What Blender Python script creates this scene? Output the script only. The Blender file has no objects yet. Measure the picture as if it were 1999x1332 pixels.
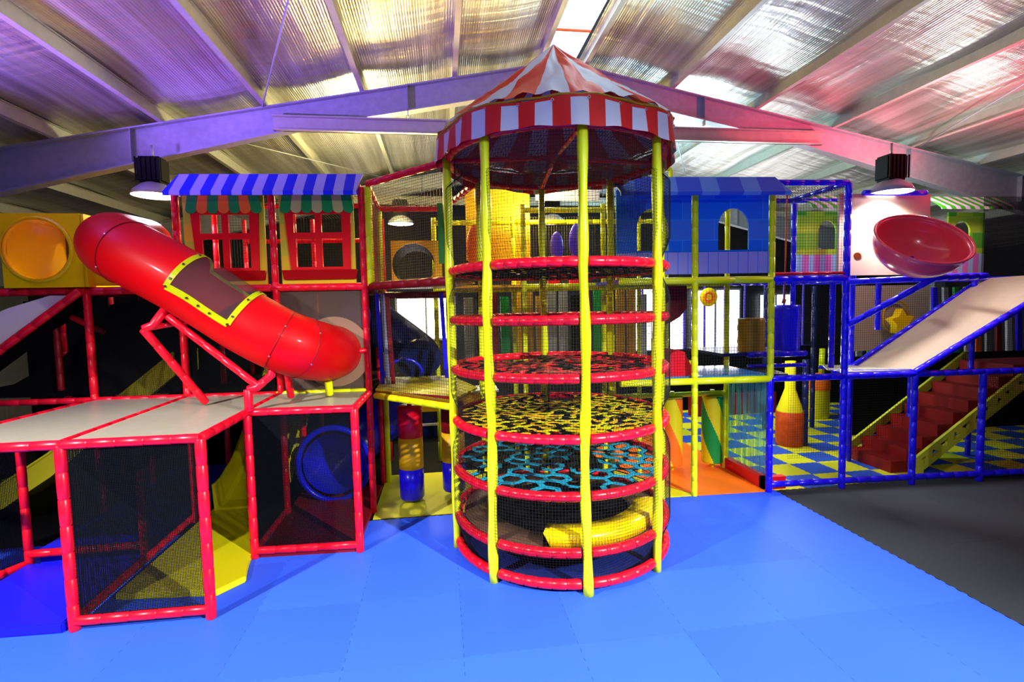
import bpy, bmesh, math, random
from mathutils import Vector as V, Matrix
PI = math.pi
random.seed(7)
SC = bpy.context.scene
COL = SC.collection

# ------------------------------------------------------------------ camera
F_PX = 980.0
YAW, PITCH, ROLL, EYE = math.radians(7.9), math.radians(3.85), math.radians(1.2), 2.96
fw = V((math.sin(YAW) * math.cos(PITCH), math.cos(YAW) * math.cos(PITCH), -math.sin(PITCH)))
r0 = V((math.cos(YAW), -math.sin(YAW), 0)); u0 = r0.cross(fw)
rt = r0 * math.cos(ROLL) - u0 * math.sin(ROLL); up = u0 * math.cos(ROLL) + r0 * math.sin(ROLL)
cam_data = bpy.data.cameras.new('camera'); cam = bpy.data.objects.new('camera', cam_data); COL.objects.link(cam)
cam_data.sensor_width = 36; cam_data.lens = F_PX / 1999 * 36; cam_data.clip_end = 200
cam.matrix_world = Matrix(((rt.x, up.x, -fw.x, 0), (rt.y, up.y, -fw.y, 0), (rt.z, up.z, -fw.z, EYE), (0, 0, 0, 1)))
SC.camera = cam

# ------------------------------------------------------------------ world, exposure, lights
world = bpy.data.worlds.new('world'); SC.world = world; world.use_nodes = True
bg = world.node_tree.nodes['Background']; bg.inputs[0].default_value = (0.62, 0.74, 1.0, 1); bg.inputs[1].default_value = 0.07
SC.view_settings.view_transform = 'Standard'; SC.view_settings.look = 'None'
SC.view_settings.exposure = 0.25; SC.view_settings.gamma = 1.0; SC.view_settings.use_curve_mapping = False
SC.cycles.max_bounces = 7; SC.cycles.transparent_max_bounces = 16
SC.cycles.sample_clamp_indirect = 6.0
def lamp(kind, name, loc, energy, color, size=0.12, target=None, angle=None, blend=0.4):
    d = bpy.data.lights.new(name, kind); d.energy = energy; d.color = color
    if kind in ('POINT', 'SPOT'): d.shadow_soft_size = size
    if kind == 'AREA': d.size = size
    if angle: d.spot_size = math.radians(angle); d.spot_blend = blend
    o = bpy.data.objects.new(name, d); COL.objects.link(o); o.location = loc
    if target is not None: o.rotation_euler = (V(target) - V(loc)).to_track_quat('-Z', 'Y').to_euler()
    return o
# left and right floodlights of the hall behind the photographer, aimed down at the floor
lamp('SPOT', 'floodlight_left', (-5.5, 0.9, 5.6), 3600, (1.0, 0.93, 0.97), 0.08, (-2.4, 3.9, 0.0), 88, 0.8)
lamp('SPOT', 'floodlight_right', (6.0, -2.6, 5.6), 8200, (1.0, 0.96, 1.0), 0.08, (1.7, 3.6, 0.0), 66, 0.9)
lamp('SPOT', 'front_fill_light', (1.2, -2.5, 6.0), 330, (0.92, 0.94, 1.0), 0.20, (1.2, 6.5, 1.2), 100, 0.6)  # fill spot added to brighten the front of the play structure
# coloured wash lights of the hall that play over the foil ceiling
lamp('SPOT', 'blue_wash_light', (-6.6, 4.3, 3.9), 5200, (0.30, 0.14, 1.0), 0.25, (-4.3, 6.0, 6.1), 68, 0.9)
lamp('SPOT', 'red_wash_light', (10.6, 4.2, 3.8), 4200, (1.0, 0.05, 0.14), 0.25, (8.8, 6.1, 5.9), 62, 0.9)
lamp('SPOT', 'white_wash_light', (6.0, 9.6, 4.95), 150, (0.70, 0.90, 1.0), 0.3, (5.4, 6.4, 6.4), 120, 0.9)
lamp('SPOT', 'amber_wash_light', (-0.4, 9.6, 4.9), 230, (1.0, 0.70, 0.20), 0.3, (0.2, 6.0, 6.7), 130, 0.9)

# ------------------------------------------------------------------ materials
def mat(name, col, rough=0.4, metal=0.0, emit=None, es=1.0, alpha=None, spec=None, coat=0.0, noise=0.0, trans=0.0):
    m = bpy.data.materials.new(name); m.use_nodes = True
    nt = m.node_tree; b = nt.nodes['Principled BSDF']
    b.inputs['Base Color'].default_value = (*col, 1); b.inputs['Roughness'].default_value = rough
    b.inputs['Metallic'].default_value = metal
    spec = (0.25 if metal < 0.1 else 0.5) if spec is None else spec
    if spec is not None: b.inputs['Specular IOR Level'].default_value = spec
    if coat: b.inputs['Coat Weight'].default_value = coat; b.inputs['Coat Roughness'].default_value = 0.12
    if emit: b.inputs['Emission Color'].default_value = (*emit, 1); b.inputs['Emission Strength'].default_value = es
    if alpha is not None: b.inputs['Alpha'].default_value = alpha
    if trans: b.inputs['Transmission Weight'].default_value = trans
    if noise:
        n = nt.nodes.new('ShaderNodeTexNoise'); n.inputs['Scale'].default_value = 9; n.inputs['Detail'].default_value = 5
        mx = nt.nodes.new('ShaderNodeMixRGB'); mx.blend_type = 'MULTIPLY'; mx.inputs[0].default_value = noise
        mx.inputs[1].default_value = (*col, 1)
        tc = nt.nodes.new('ShaderNodeTexCoord'); nt.links.new(tc.outputs['Object'], n.inputs['Vector'])
        cr = nt.nodes.new('ShaderNodeValToRGB'); cr.color_ramp.elements[0].position = 0.35; cr.color_ramp.elements[1].position = 0.65
        cr.color_ramp.elements[0].color = (0.45, 0.45, 0.45, 1)
        nt.links.new(n.outputs['Fac'], cr.inputs[0]); nt.links.new(cr.outputs[0], mx.inputs[2]); nt.links.new(mx.outputs[0], b.inputs['Base Color'])
        bp = nt.nodes.new('ShaderNodeBump'); bp.inputs['Strength'].default_value = 0.15
        nt.links.new(n.outputs['Fac'], bp.inputs['Height']); nt.links.new(bp.outputs[0], b.inputs['Normal'])
    return m
M = {}
M['red'] = mat('red_vinyl', (0.80, 0.004, 0.02), 0.34, spec=0.3, coat=0.08)
M['red_plastic'] = mat('red_moulded_plastic', (0.62, 0.001, 0.003), 0.45, spec=0.12, coat=0.05)
M['darkred'] = mat('dark_red_vinyl', (0.20, 0.002, 0.004), 0.5, spec=0.3)
M['yellow'] = mat('yellow_vinyl', (0.80, 0.93, 0.004), 0.35, coat=0.2)
M['amber'] = mat('amber_vinyl', (0.85, 0.48, 0.01), 0.4)
M['yplastic'] = mat('yellow_moulded_plastic', (0.90, 0.66, 0.0), 0.3, coat=0.3)
M['ymat'] = mat('yellow_mat_vinyl', (0.72, 0.66, 0.005), 0.45)
M['blue'] = mat('blue_vinyl', (0.012, 0.006, 0.82), 0.28, coat=0.3)
M['blue_plastic'] = mat('blue_moulded_plastic', (0.006, 0.01, 0.62), 0.3, coat=0.3)
M['navy'] = mat('navy_plastic', (0.004, 0.012, 0.10), 0.35, coat=0.2)
M['bluemat'] = mat('blue_mat_vinyl', (0.01, 0.01, 0.75), 0.4)
M['purple'] = mat('purple_plastic', (0.10, 0.05, 0.75), 0.35)
M['orange'] = mat('orange_vinyl', (0.90, 0.17, 0.01), 0.4)
M['brick_orange'] = mat('burnt_orange_plastic', (0.62, 0.08, 0.01), 0.4, noise=0.5)
M['green'] = mat('green_vinyl', (0.01, 0.30, 0.05), 0.4)
M['teal'] = mat('teal_webbing', (0.01, 0.32, 0.45), 0.5)
M['black'] = mat('black_vinyl', (0.003, 0.0035, 0.004), 0.6, spec=0.08)
M['cord'] = mat('black_net_cord', (0.012, 0.014, 0.010), 0.7, spec=0.2)
M['bcord'] = mat('bronze_net_cord', (0.10, 0.08, 0.02), 0.6, spec=0.3)
M['mesh'] = mat('black_fine_mesh_cord', (0.004, 0.006, 0.007), 0.9, spec=0.1)
M['cream'] = mat('cream_board', (0.36, 0.36, 0.24), 0.35, noise=0.12)
M['ivory'] = mat('ivory_board', (0.75, 0.70, 0.52), 0.4)
M['beige'] = mat('beige_chute_lining', (0.38, 0.31, 0.22), 0.3, noise=0.1)
M['tan'] = mat('tan_flange_plastic', (0.26, 0.16, 0.09), 0.4)
M['white'] = mat('white_canvas', (0.62, 0.62, 0.70), 0.5)
M['canvasred'] = mat('red_canvas', (0.70, 0.02, 0.015), 0.45)
M['steel'] = mat('galvanised_steel', (0.34, 0.36, 0.40), 0.5, 0.35, noise=0.25)
M['purlin'] = mat('zinc_purlin_steel', (0.42, 0.42, 0.36), 0.5, 0.4, noise=0.2)
M['dark'] = mat('dark_hall_wall_lining', (0.014, 0.015, 0.018), 0.7, noise=0.4)
M['brown'] = mat('brown_mat_vinyl', (0.10, 0.055, 0.03), 0.45, noise=0.3)
M['bolt'] = mat('steel_bolt', (0.55, 0.5, 0.45), 0.3, 0.9)
M['blackbolt'] = mat('dark_bolt', (0.05, 0.02, 0.02), 0.4)
M['lampglow'] = mat('lamp_diffuser_glow', (1, 1, 1), 0.5, emit=(1.0, 0.92, 1.0), es=9)
M['dayglow'] = mat('daylight_pane', (1, 1, 1), 0.5, emit=(1.0, 0.97, 1.0), es=5)
M['skyglow'] = mat('skylight_sheet', (1, 1, 1), 0.5, emit=(0.72, 0.93, 1.0), es=3.2)
M['rope'] = mat('red_rope', (0.6, 0.08, 0.02), 0.7)
M['lime'] = mat('lime_vinyl', (0.55, 0.80, 0.02), 0.4)
M['pink'] = mat('pink_paint', (0.85, 0.16, 0.45), 0.5)
M['lilac'] = mat('lilac_paint', (0.34, 0.36, 0.72), 0.5)
M['skyblue'] = mat('sky_blue_deck_vinyl', (0.03, 0.22, 0.55), 0.12, coat=0.6)
M['gold'] = mat('olive_gold_plastic', (0.42, 0.24, 0.01), 0.35)
M['galv'] = mat('grey_corrugated_panel', (0.30, 0.33, 0.36), 0.45, 0.5)

def clear(name, col, a, rough=0.06):
    m = bpy.data.materials.new(name); m.use_nodes = True; nt = m.node_tree; nt.nodes.clear()
    o = nt.nodes.new('ShaderNodeOutputMaterial'); mx = nt.nodes.new('ShaderNodeMixShader'); t = nt.nodes.new('ShaderNodeBsdfTransparent')
    p = nt.nodes.new('ShaderNodeBsdfPrincipled'); p.inputs['Base Color'].default_value = (*col, 1); p.inputs['Roughness'].default_value = rough
    t.inputs[0].default_value = (0.5 + col[0] / 2, 0.5 + col[1] / 2, 0.5 + col[2] / 2, 1)
    mx.inputs[0].default_value = a
    nt.links.new(t.outputs[0], mx.inputs[1]); nt.links.new(p.outputs[0], mx.inputs[2]); nt.links.new(mx.outputs[0], o.inputs[0])
    return m
M['plexi'] = clear('clear_plastic_panel', (0.22, 0.16, 0.12), 0.32)
M['window_plexi'] = clear('clear_bubble_plastic', (0.4, 0.4, 0.4), 0.07)
M['amber_plexi'] = clear('amber_bubble_plastic', (0.85, 0.35, 0.03), 0.12)
M['curtain'] = clear('teal_clear_strip', (0.15, 0.75, 0.70), 0.42, 0.1)

def stripes(name, a, b, period, axis=0, slant=0.0, duty=0.5, rough=0.5, wobble=0.0):
    """two-colour stripes in the object's own coordinates"""
    m = bpy.data.materials.new(name); m.use_nodes = True; nt = m.node_tree; p = nt.nodes['Principled BSDF']; p.inputs['Roughness'].default_value = rough; p.inputs['Specular IOR Level'].default_value = 0.2
    tc = nt.nodes.new('ShaderNodeTexCoord'); sx = nt.nodes.new('ShaderNodeSeparateXYZ'); nt.links.new(tc.outputs['Object'], sx.inputs[0])
    ma = nt.nodes.new('ShaderNodeMath'); ma.operation = 'MULTIPLY_ADD'; nt.links.new(sx.outputs[2], ma.inputs[0]); ma.inputs[1].default_value = slant
    nt.links.new(sx.outputs[axis], ma.inputs[2])
    dv = nt.nodes.new('ShaderNodeMath'); dv.operation = 'DIVIDE'; nt.links.new(ma.outputs[0], dv.inputs[0]); dv.inputs[1].default_value = period
    fr = nt.nodes.new('ShaderNodeMath'); fr.operation = 'FRACT'; nt.links.new(dv.outputs[0], fr.inputs[0])
    lt = nt.nodes.new('ShaderNodeMath'); lt.operation = 'LESS_THAN'; nt.links.new(fr.outputs[0], lt.inputs[0]); lt.inputs[1].default_value = duty
    mx = nt.nodes.new('ShaderNodeMixRGB'); nt.links.new(lt.outputs[0], mx.inputs[0]); mx.inputs[1].default_value = (*a, 1); mx.inputs[2].default_value = (*b, 1)
    nt.links.new(mx.outputs[0], p.inputs['Base Color'])
    return m
M['awning_blue'] = stripes('blue_white_stripes', (0.36, 0.36, 0.72), (0.005, 0.02, 0.68), 0.262)
M['awning_green'] = stripes('green_white_stripes', (0.62, 0.62, 0.70), (0.05, 0.42, 0.02), 0.20, slant=0.7)
M['awning_tile'] = stripes('blue_roof_tiles', (0.02, 0.08, 0.65), (0.08, 0.22, 0.75), 0.62, slant=-0.35, duty=0.42)
M['pinkstripe'] = stripes('pink_and_blue_stripes', (0.85, 0.22, 0.60), (0.45, 0.70, 0.90), 0.23, duty=0.45)

def bricks(name, c1, c2, mortar, sx=1.0, w=0.42, h=0.22):
    m = bpy.data.materials.new(name); m.use_nodes = True; nt = m.node_tree; p = nt.nodes['Principled BSDF']; p.inputs['Roughness'].default_value = 0.6; p.inputs['Specular IOR Level'].default_value = 0.15
    tc = nt.nodes.new('ShaderNodeTexCoord'); sp = nt.nodes.new('ShaderNodeSeparateXYZ'); cb = nt.nodes.new('ShaderNodeCombineXYZ')
    nt.links.new(tc.outputs['Object'], sp.inputs[0]); nt.links.new(sp.outputs[0], cb.inputs[0]); nt.links.new(sp.outputs[1], cb.inputs[1])
    b = nt.nodes.new('ShaderNodeTexBrick'); nt.links.new(cb.outputs[0], b.inputs['Vector'])
    b.inputs['Color1'].default_value = (*c1, 1); b.inputs['Color2'].default_value = (*c2, 1); b.inputs['Mortar'].default_value = (*mortar, 1)
    b.inputs['Scale'].default_value = 1.0; b.inputs['Brick Width'].default_value = w; b.inputs['Row Height'].default_value = h; b.inputs['Mortar Size'].default_value = 0.006
    nt.links.new(b.outputs[0], p.inputs['Base Color'])
    return m
M['brick_yellow'] = bricks('yellow_painted_blocks', (0.80, 0.46, 0.015), (0.46, 0.52, 0.03), (0.66, 0.50, 0.03))
M['brick_blue'] = bricks('blue_painted_blocks', (0.003, 0.15, 0.72), (0.05, 0.20, 0.68), (0.03, 0.28, 0.82), w=0.5, h=0.3)
M['brick_lime'] = bricks('lime_painted_blocks', (0.62, 0.80, 0.05), (0.08, 0.50, 0.04), (0.5, 0.7, 0.05), w=0.35, h=0.3)

def foil():
    m = bpy.data.materials.new('silver_insulation_foil'); m.use_nodes = True; nt = m.node_tree; p = nt.nodes['Principled BSDF']
    p.inputs['Metallic'].default_value = 0.8; p.inputs['Roughness'].default_value = 0.34
    tc = nt.nodes.new('ShaderNodeTexCoord')
    def noise(scale, sc, det=4):
        mp = nt.nodes.new('ShaderNodeMapping'); mp.inputs['Scale'].default_value = scale
        nt.links.new(tc.outputs['Object'], mp.inputs[0]); n = nt.nodes.new('ShaderNodeTexNoise'); n.inputs['Scale'].default_value = sc; n.inputs['Detail'].default_value = det
        nt.links.new(mp.outputs[0], n.inputs['Vector']); return n
    n1 = noise((1.0, 0.35, 1), 1.1, 5); n2 = noise((0.5, 9, 1), 1.0, 3); n3 = noise((7, 0.3, 1), 1.0, 3)
    w = nt.nodes.new('ShaderNodeTexWave'); w.wave_type = 'BANDS'; w.bands_direction = 'X'; w.inputs['Scale'].default_value = 9.0; w.inputs['Distortion'].default_value = 0.6
    nt.links.new(tc.outputs['Object'], w.inputs['Vector'])
    w2 = nt.nodes.new('ShaderNodeTexWave'); w2.wave_type = 'BANDS'; w2.bands_direction = 'Y'; w2.inputs['Scale'].default_value = 1.4; w2.inputs['Distortion'].default_value = 1.5
    nt.links.new(tc.outputs['Object'], w2.inputs['Vector'])
    def add(a, ka, b, kb):
        x = nt.nodes.new('ShaderNodeMath'); x.operation = 'MULTIPLY'; nt.links.new(a, x.inputs[0]); x.inputs[1].default_value = ka
        y = nt.nodes.new('ShaderNodeMath'); y.operation = 'MULTIPLY_ADD'; nt.links.new(b, y.inputs[0]); y.inputs[1].default_value = kb; nt.links.new(x.outputs[0], y.inputs[2])
        return y.outputs[0]
    hsum = add(n1.outputs['Fac'], 1.0, n2.outputs['Fac'], 0.25)
    hsum = add(hsum, 1.0, n3.outputs['Fac'], 0.25)
    hsum = add(hsum, 1.0, w.outputs['Fac'], 0.035)
    hsum = add(hsum, 1.0, w2.outputs['Fac'], 0.03)
    bp = nt.nodes.new('ShaderNodeBump'); bp.inputs['Strength'].default_value = 0.8; bp.inputs['Distance'].default_value = 0.09
    nt.links.new(hsum, bp.inputs['Height']); nt.links.new(bp.outputs[0], p.inputs['Normal'])
    cr = nt.nodes.new('ShaderNodeValToRGB'); cr.color_ramp.elements[0].position = 0.3; cr.color_ramp.elements[1].position = 0.7
    cr.color_ramp.elements[0].color = (0.38, 0.36, 0.30, 1); cr.color_ramp.elements[1].color = (0.74, 0.73, 0.68, 1)
    nt.links.new(n3.outputs['Fac'], cr.inputs[0]); nt.links.new(cr.outputs[0], p.inputs['Base Color'])
    return m
M['foil'] = foil()

def foam(name, col, var=0.22, rough=0.5):
    m = bpy.data.materials.new(name); m.use_nodes = True; nt = m.node_tree; p = nt.nodes['Principled BSDF']; p.inputs['Roughness'].default_value = rough; p.inputs['Specular IOR Level'].default_value = 0.12
    oi = nt.nodes.new('ShaderNodeObjectInfo'); h = nt.nodes.new('ShaderNodeHueSaturation'); h.inputs['Color'].default_value = (*col, 1)
    a = nt.nodes.new('ShaderNodeMath'); a.operation = 'MULTIPLY_ADD'; nt.links.new(oi.outputs['Random'], a.inputs[0]); a.inputs[1].default_value = var; a.inputs[2].default_value = 1 - var / 2
    nt.links.new(a.outputs[0], h.inputs['Value']); nt.links.new(h.outputs[0], p.inputs['Base Color'])
    n = nt.nodes.new('ShaderNodeTexNoise'); n.inputs['Scale'].default_value = 300
    tc = nt.nodes.new('ShaderNodeTexCoord'); nt.links.new(tc.outputs['Object'], n.inputs['Vector'])
    bp = nt.nodes.new('ShaderNodeBump'); bp.inputs['Strength'].default_value = 0.1; nt.links.new(n.outputs['Fac'], bp.inputs['Height']); nt.links.new(bp.outputs[0], p.inputs['Normal'])
    return m
M['foam_blue'] = foam('blue_foam', (0.035, 0.125, 0.95))
M['foam_dark'] = foam('charcoal_foam', (0.028, 0.034, 0.038), 0.15, 0.7)
M['foam_yellow'] = foam('yellow_foam', (0.72, 0.70, 0.03))
M['foam_cobalt'] = foam('cobalt_foam', (0.03, 0.10, 0.60))
M['foam_orange'] = foam('orange_foam', (0.95, 0.18, 0.01))

# ------------------------------------------------------------------ object helpers
def obj(name, bm, m, parent=None, smooth=False):
    me = bpy.data.meshes.new(name); bm.to_mesh(me); bm.free()
    for x in (m if isinstance(m, (list, tuple)) else [m]): me.materials.append(M[x] if isinstance(x, str) else x)
    if smooth:
        for p in me.polygons: p.use_smooth = True
    o = bpy.data.objects.new(name, me); COL.objects.link(o)
    if parent is not None: o.parent = parent
    return o
def tag(o, label, cat, group=None, kind=None):
    o['label'] = label; o['category'] = cat
    if group: o['group'] = group
    if kind: o['kind'] = kind
    return o
def thing(name, label, cat, loc=(0, 0, 0), group=None, kind=None):
    o = bpy.data.objects.new(name, None); COL.objects.link(o); o.location = loc; o.empty_display_size = 0.1
    o['base'] = tuple(loc)
    return tag(o, label, cat, group, kind)
def struct(name, bm, m, label=None, smooth=False):
    o = obj(name, bm, m, None, smooth); o['kind'] = 'structure'
    if label: o['label'] = label
    return o
def off(parent):  # world coordinates -> coordinates of the parent's base
    return V(parent['base']) if parent is not None and 'base' in parent else V((0, 0, 0))
def box(bm, a, b, mi=0):
    x0, y0, z0 = a; x1, y1, z1 = b
    vs = [bm.verts.new(p) for p in ((x0, y0, z0), (x1, y0, z0), (x1, y1, z0), (x0, y1, z0), (x0, y0, z1), (x1, y0, z1), (x1, y1, z1), (x0, y1, z1))]
    for q in ((0, 3, 2, 1), (4, 5, 6, 7), (0, 1, 5, 4), (1, 2, 6, 5), (2, 3, 7, 6), (3, 0, 4, 7)):
        f = bm.faces.new([vs[i] for i in q]); f.material_index = mi
def prism(bm, base, ext, mi=0):
    """extrude a polygon (list of 3-D points) along a vector"""
    ext = V(ext); n = len(base)
    a = [bm.verts.new(V(p)) for p in base]; b = [bm.verts.new(V(p) + ext) for p in base]
    fs = [bm.faces.new(a[::-1]), bm.faces.new(b)]
    for i in range(n): fs.append(bm.faces.new((a[i], a[(i + 1) % n], b[(i + 1) % n], b[i])))
    for f in fs: f.material_index = mi
def frame_of(d):
    d = d.normalized(); ref = V((0, 0, 1)) if abs(d.z) < 0.9 else V((1, 0, 0))
    s = d.cross(ref).normalized(); return s, s.cross(d).normalized()
def sweep(bm, pts, rad, seg=12, cap=True, mi=0, closed=False):
    """tube through points; rad a number or a list"""
    n = len(pts); rings = []; prev = None
    for i, p in enumerate(pts):
        p = V(p)
        if closed: t = V(pts[(i + 1) % n]) - V(pts[i - 1])
        else: t = V(pts[min(i + 1, n - 1)]) - V(pts[max(i - 1, 0)])
        t.normalize()
        if prev is None: s, w = frame_of(t)
        else:
            s = (prev - t * prev.dot(t)).normalized(); w = s.cross(t)
        prev = s; r = rad[i] if isinstance(rad, (list, tuple)) else rad
        rings.append([bm.verts.new(p + s * (r * math.cos(2 * PI * k / seg)) + w * (r * math.sin(2 * PI * k / seg))) for k in range(seg)])
    m = n if closed else n - 1
    for i in range(m):
        a, b = rings[i], rings[(i + 1) % n]
        for k in range(seg):
            f = bm.faces.new((a[k], a[(k + 1) % seg], b[(k + 1) % seg], b[k])); f.material_index = mi; f.smooth = True
    if cap and not closed:
        bm.faces.new(rings[0][::-1]).material_index = mi; bm.faces.new(rings[-1]).material_index = mi
def padded(bm, path, r=0.047, step=0.24, seg=12):
    """foam padding sleeves with a small crease where each sleeve ends; path is a list of points"""
    path = [V(p) for p in path]; L = [0]
    for a, b in zip(path, path[1:]): L.append(L[-1] + (b - a).length)
    tot = L[-1]
    if tot < 1e-4: return
    def at(s):
        for i in range(len(path) - 1):
            if s <= L[i + 1] + 1e-9: return path[i].lerp(path[i + 1], (s - L[i]) / max(1e-9, L[i + 1] - L[i]))
        return path[-1]
    n = max(1, round(tot / step)); ss, rr = [0.0], [r * 0.9]
    e = 0.008
    for k in range(n):
        a, b = tot * k / n, tot * (k + 1) / n
        ss += [a + e, (a + b) / 2, b - e]; rr += [r, r * 1.03, r]
        if k < n - 1: ss.append(b); rr.append(r * 0.86)
    ss.append(tot); rr.append(r * 0.9)
    extra = [s for s in L[1:-1]]
    allp = sorted(list(zip(ss, rr)) + [(s, r) for s in extra if all(abs(s - q) > 0.004 for q in ss)])
    sweep(bm, [at(s) for s, _ in allp], [q for _, q in allp], seg)
def pad(name, a, b, m, parent, r=0.047, step=0.24):
    o = off(parent); bm = bmesh.new(); padded(bm, [V(a) - o, V(b) - o], r, step); return obj(name, bm, m, parent)
def bend(name, pts, m, parent, r=0.047, step=0.24):
    o = off(parent); bm = bmesh.new(); padded(bm, [V(p) - o for p in pts], r, step); return obj(name, bm, m, parent)
def tri_bar(bm, a, b, r):
    a = V(a); b = V(b); s, w = frame_of(b - a)
    q = [(s * math.cos(t) + w * math.sin(t)) * r for t in (0.5, 0.5 + 2 * PI / 3, 0.5 + 4 * PI / 3)]
    A = [bm.verts.new(a + k) for k in q]; B = [bm.verts.new(b + k) for k in q]
    for k in range(3): bm.faces.new((A[k], A[(k + 1) % 3], B[(k + 1) % 3], B[k]))
def net(parent, p, u, v, m='cord', pitch=0.042, r=0.0021, name='net_panel', bow=0.0):
    """knotted net: two sets of cords over the parallelogram p, p+u, p+u+v, p+v"""
    o = off(parent); p = V(p) - o; u = V(u); v = V(v); bm = bmesh.new()
    nu, nv = max(2, round(u.length / pitch)), max(2, round(v.length / pitch))
    for i in range(nu + 1): tri_bar(bm, p + u * (i / nu), p + u * (i / nu) + v, r)
    for j in range(nv + 1): tri_bar(bm, p + v * (j / nv), p + v * (j / nv) + u, r)
    return obj(name, bm, m, parent)
def fine(parent, p, u, v, name='mesh_panel'): return net(parent, p, u, v, 'mesh', 0.0150, 0.0031, name)
def circle2(cx, cy, r, n=32, r2=None): return [(cx + r * math.cos(2 * PI * k / n), cy + (r2 or r) * math.sin(2 * PI * k / n)) for k in range(n)]
def arch(cx, y0, w, h, n=14):
    return [(cx - w / 2, y0), (cx + w / 2, y0)] + [(cx + w / 2 * math.cos(PI * k / n), y0 + h - w / 2 * 1.15 + w / 2 * 1.15 * math.sin(PI * k / n)) for k in range(n + 1)]
def rect(x0, y0, x1, y1): return [(x0, y0), (x1, y0), (x1, y1), (x0, y1)]
def cutout(name, loops, depth, m, parent, origin, u=(1, 0, 0), v=(0, 0, 1)):
    """flat board with holes: first loop is the outline, others are holes; local x along u, local y along v"""
    cu = bpy.data.curves.new(name, 'CURVE'); cu.dimensions = '2D'; cu.fill_mode = 'BOTH'; cu.extrude = depth / 2
    for lp in loops:
        s = cu.splines.new('POLY'); s.points.add(len(lp) - 1); s.use_cyclic_u = True
        for k, (x, y) in enumerate(lp): s.points[k].co = (x, y, 0, 1)
    t = bpy.data.objects.new('t', cu); COL.objects.link(t)
    bpy.context.view_layer.update()
    me = bpy.data.meshes.new_from_object(t.evaluated_get(bpy.context.evaluated_depsgraph_get()))
    bpy.data.objects.remove(t); bpy.data.curves.remove(cu)
    me.materials.clear(); me.materials.append(M[m] if isinstance(m, str) else m); me.name = name
    ob = bpy.data.objects.new(name, me); COL.objects.link(ob)
    u = V(u).normalized(); v = V(v).normalized(); n = u.cross(v); o = V(origin) - off(parent)
    if parent is not None: ob.parent = parent
    ob.matrix_basis = Matrix(((u.x, v.x, n.x, o.x), (u.y, v.y, n.y, o.y), (u.z, v.z, n.z, o.z), (0, 0, 0, 1)))
    return ob
def lathe(bm, prof, cx=0, cy=0, seg=32, mi=0, a0=0.0, a1=2 * PI):
    full = abs(a1 - a0 - 2 * PI) < 1e-6; n = seg if full else seg + 1; rings = []
    for r, z in prof: rings.append([bm.verts.new((cx + r * math.cos(a0 + (a1 - a0) * k / seg), cy + r * math.sin(a0 + (a1 - a0) * k / seg), z)) for k in range(n)])
    for i in range(len(prof) - 1):
        for k in range(seg):
            k2 = (k + 1) % n
            f = bm.faces.new((rings[i][k], rings[i][k2], rings[i + 1][k2], rings[i + 1][k])); f.smooth = True; f.material_index = mi
    return rings
def FY(x): return 7.39 - 0.058 * (x + 1.1)          # line of the front of the play structure
def P(x, z, dy=0.0): return V((x, FY(x) + dy, z))
U = V((1, -0.058, 0)).normalized()
G1, G2, TOP = 1.78, 3.30, 4.68                       # deck heights and top rail

# ------------------------------------------------------------------ building shell
RX, RZ, SL = 2.15, 7.12, 0.19
def roofz(x): return RZ - SL * abs(x - RX)
bm = bmesh.new(); box(bm, (-12, -7, -0.2), (17, 17, -0.02)); struct('floor', bm, 'dark', 'dark hall floor under the foam tiles')
for nm, xa, xb in (('ceiling_left', -12, 1.86), ('ceiling_right', 2.48, 17)):
    bm = bmesh.new(); nx, ny = 60, 60
    g = [[None] * (ny + 1) for _ in range(nx + 1)]
    for i in range(nx + 1):
        for j in range(ny + 1):
            x = xa + (xb - xa) * i / nx; y = -7 + 24 * j / ny
            sag = -0.05 * abs(math.sin((x - 0.3) * PI / 1.5)) - 0.02 * math.sin(y * 2.1 + x)
            g[i][j] = bm.verts.new((x, y, roofz(x) + 0.22 + sag))
    for i in range(nx):
        for j in range(ny): bm.faces.new((g[i][j], g[i][j + 1], g[i + 1][j + 1], g[i + 1][j]))
    struct(nm, bm, 'foil', 'silver foil insulation under the sloping roof', True)
bm = bmesh.new(); box(bm, (1.86, -7, roofz(2.15) + 0.20), (2.48, 17, roofz(2.15) + 0.23)); struct('window_1', bm, 'skyglow', 'bright skylight strip along the roof ridge')
bm = bmesh.new()
for k in range(24): box(bm, (1.86, -7 + k, roofz(2.15) + 0.17), (2.48, -6.97 + k, roofz(2.15) + 0.2))
struct('trim_1', bm, 'rope', 'thin safety wires across the skylight')
def ywall(name, y, x0, x1, m, openings=()):
    return cutout(name, [rect(x0, 0, x1, 8)] + [rect(*o) for o in openings], 0.1, m, None, (0, y, -0.02))
bm = bmesh.new(); box(bm, (-12, 16.6, -0.02), (17, 16.7, 7.4)); o = struct('wall_back', bm, 'dark', 'dark clad back wall of the hall')
bm = bmesh.new(); box(bm, (-12.1, -7, -0.02), (-12, 17, 4.8)); struct('wall_left', bm, 'foil', 'foil clad left wall of the hall')
bm = bmesh.new(); box(bm, (17, -7, -0.02), (17.1, 17, 4.8)); struct('wall_right', bm, 'dark', 'dark right wall of the hall')
wn = 2
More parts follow.
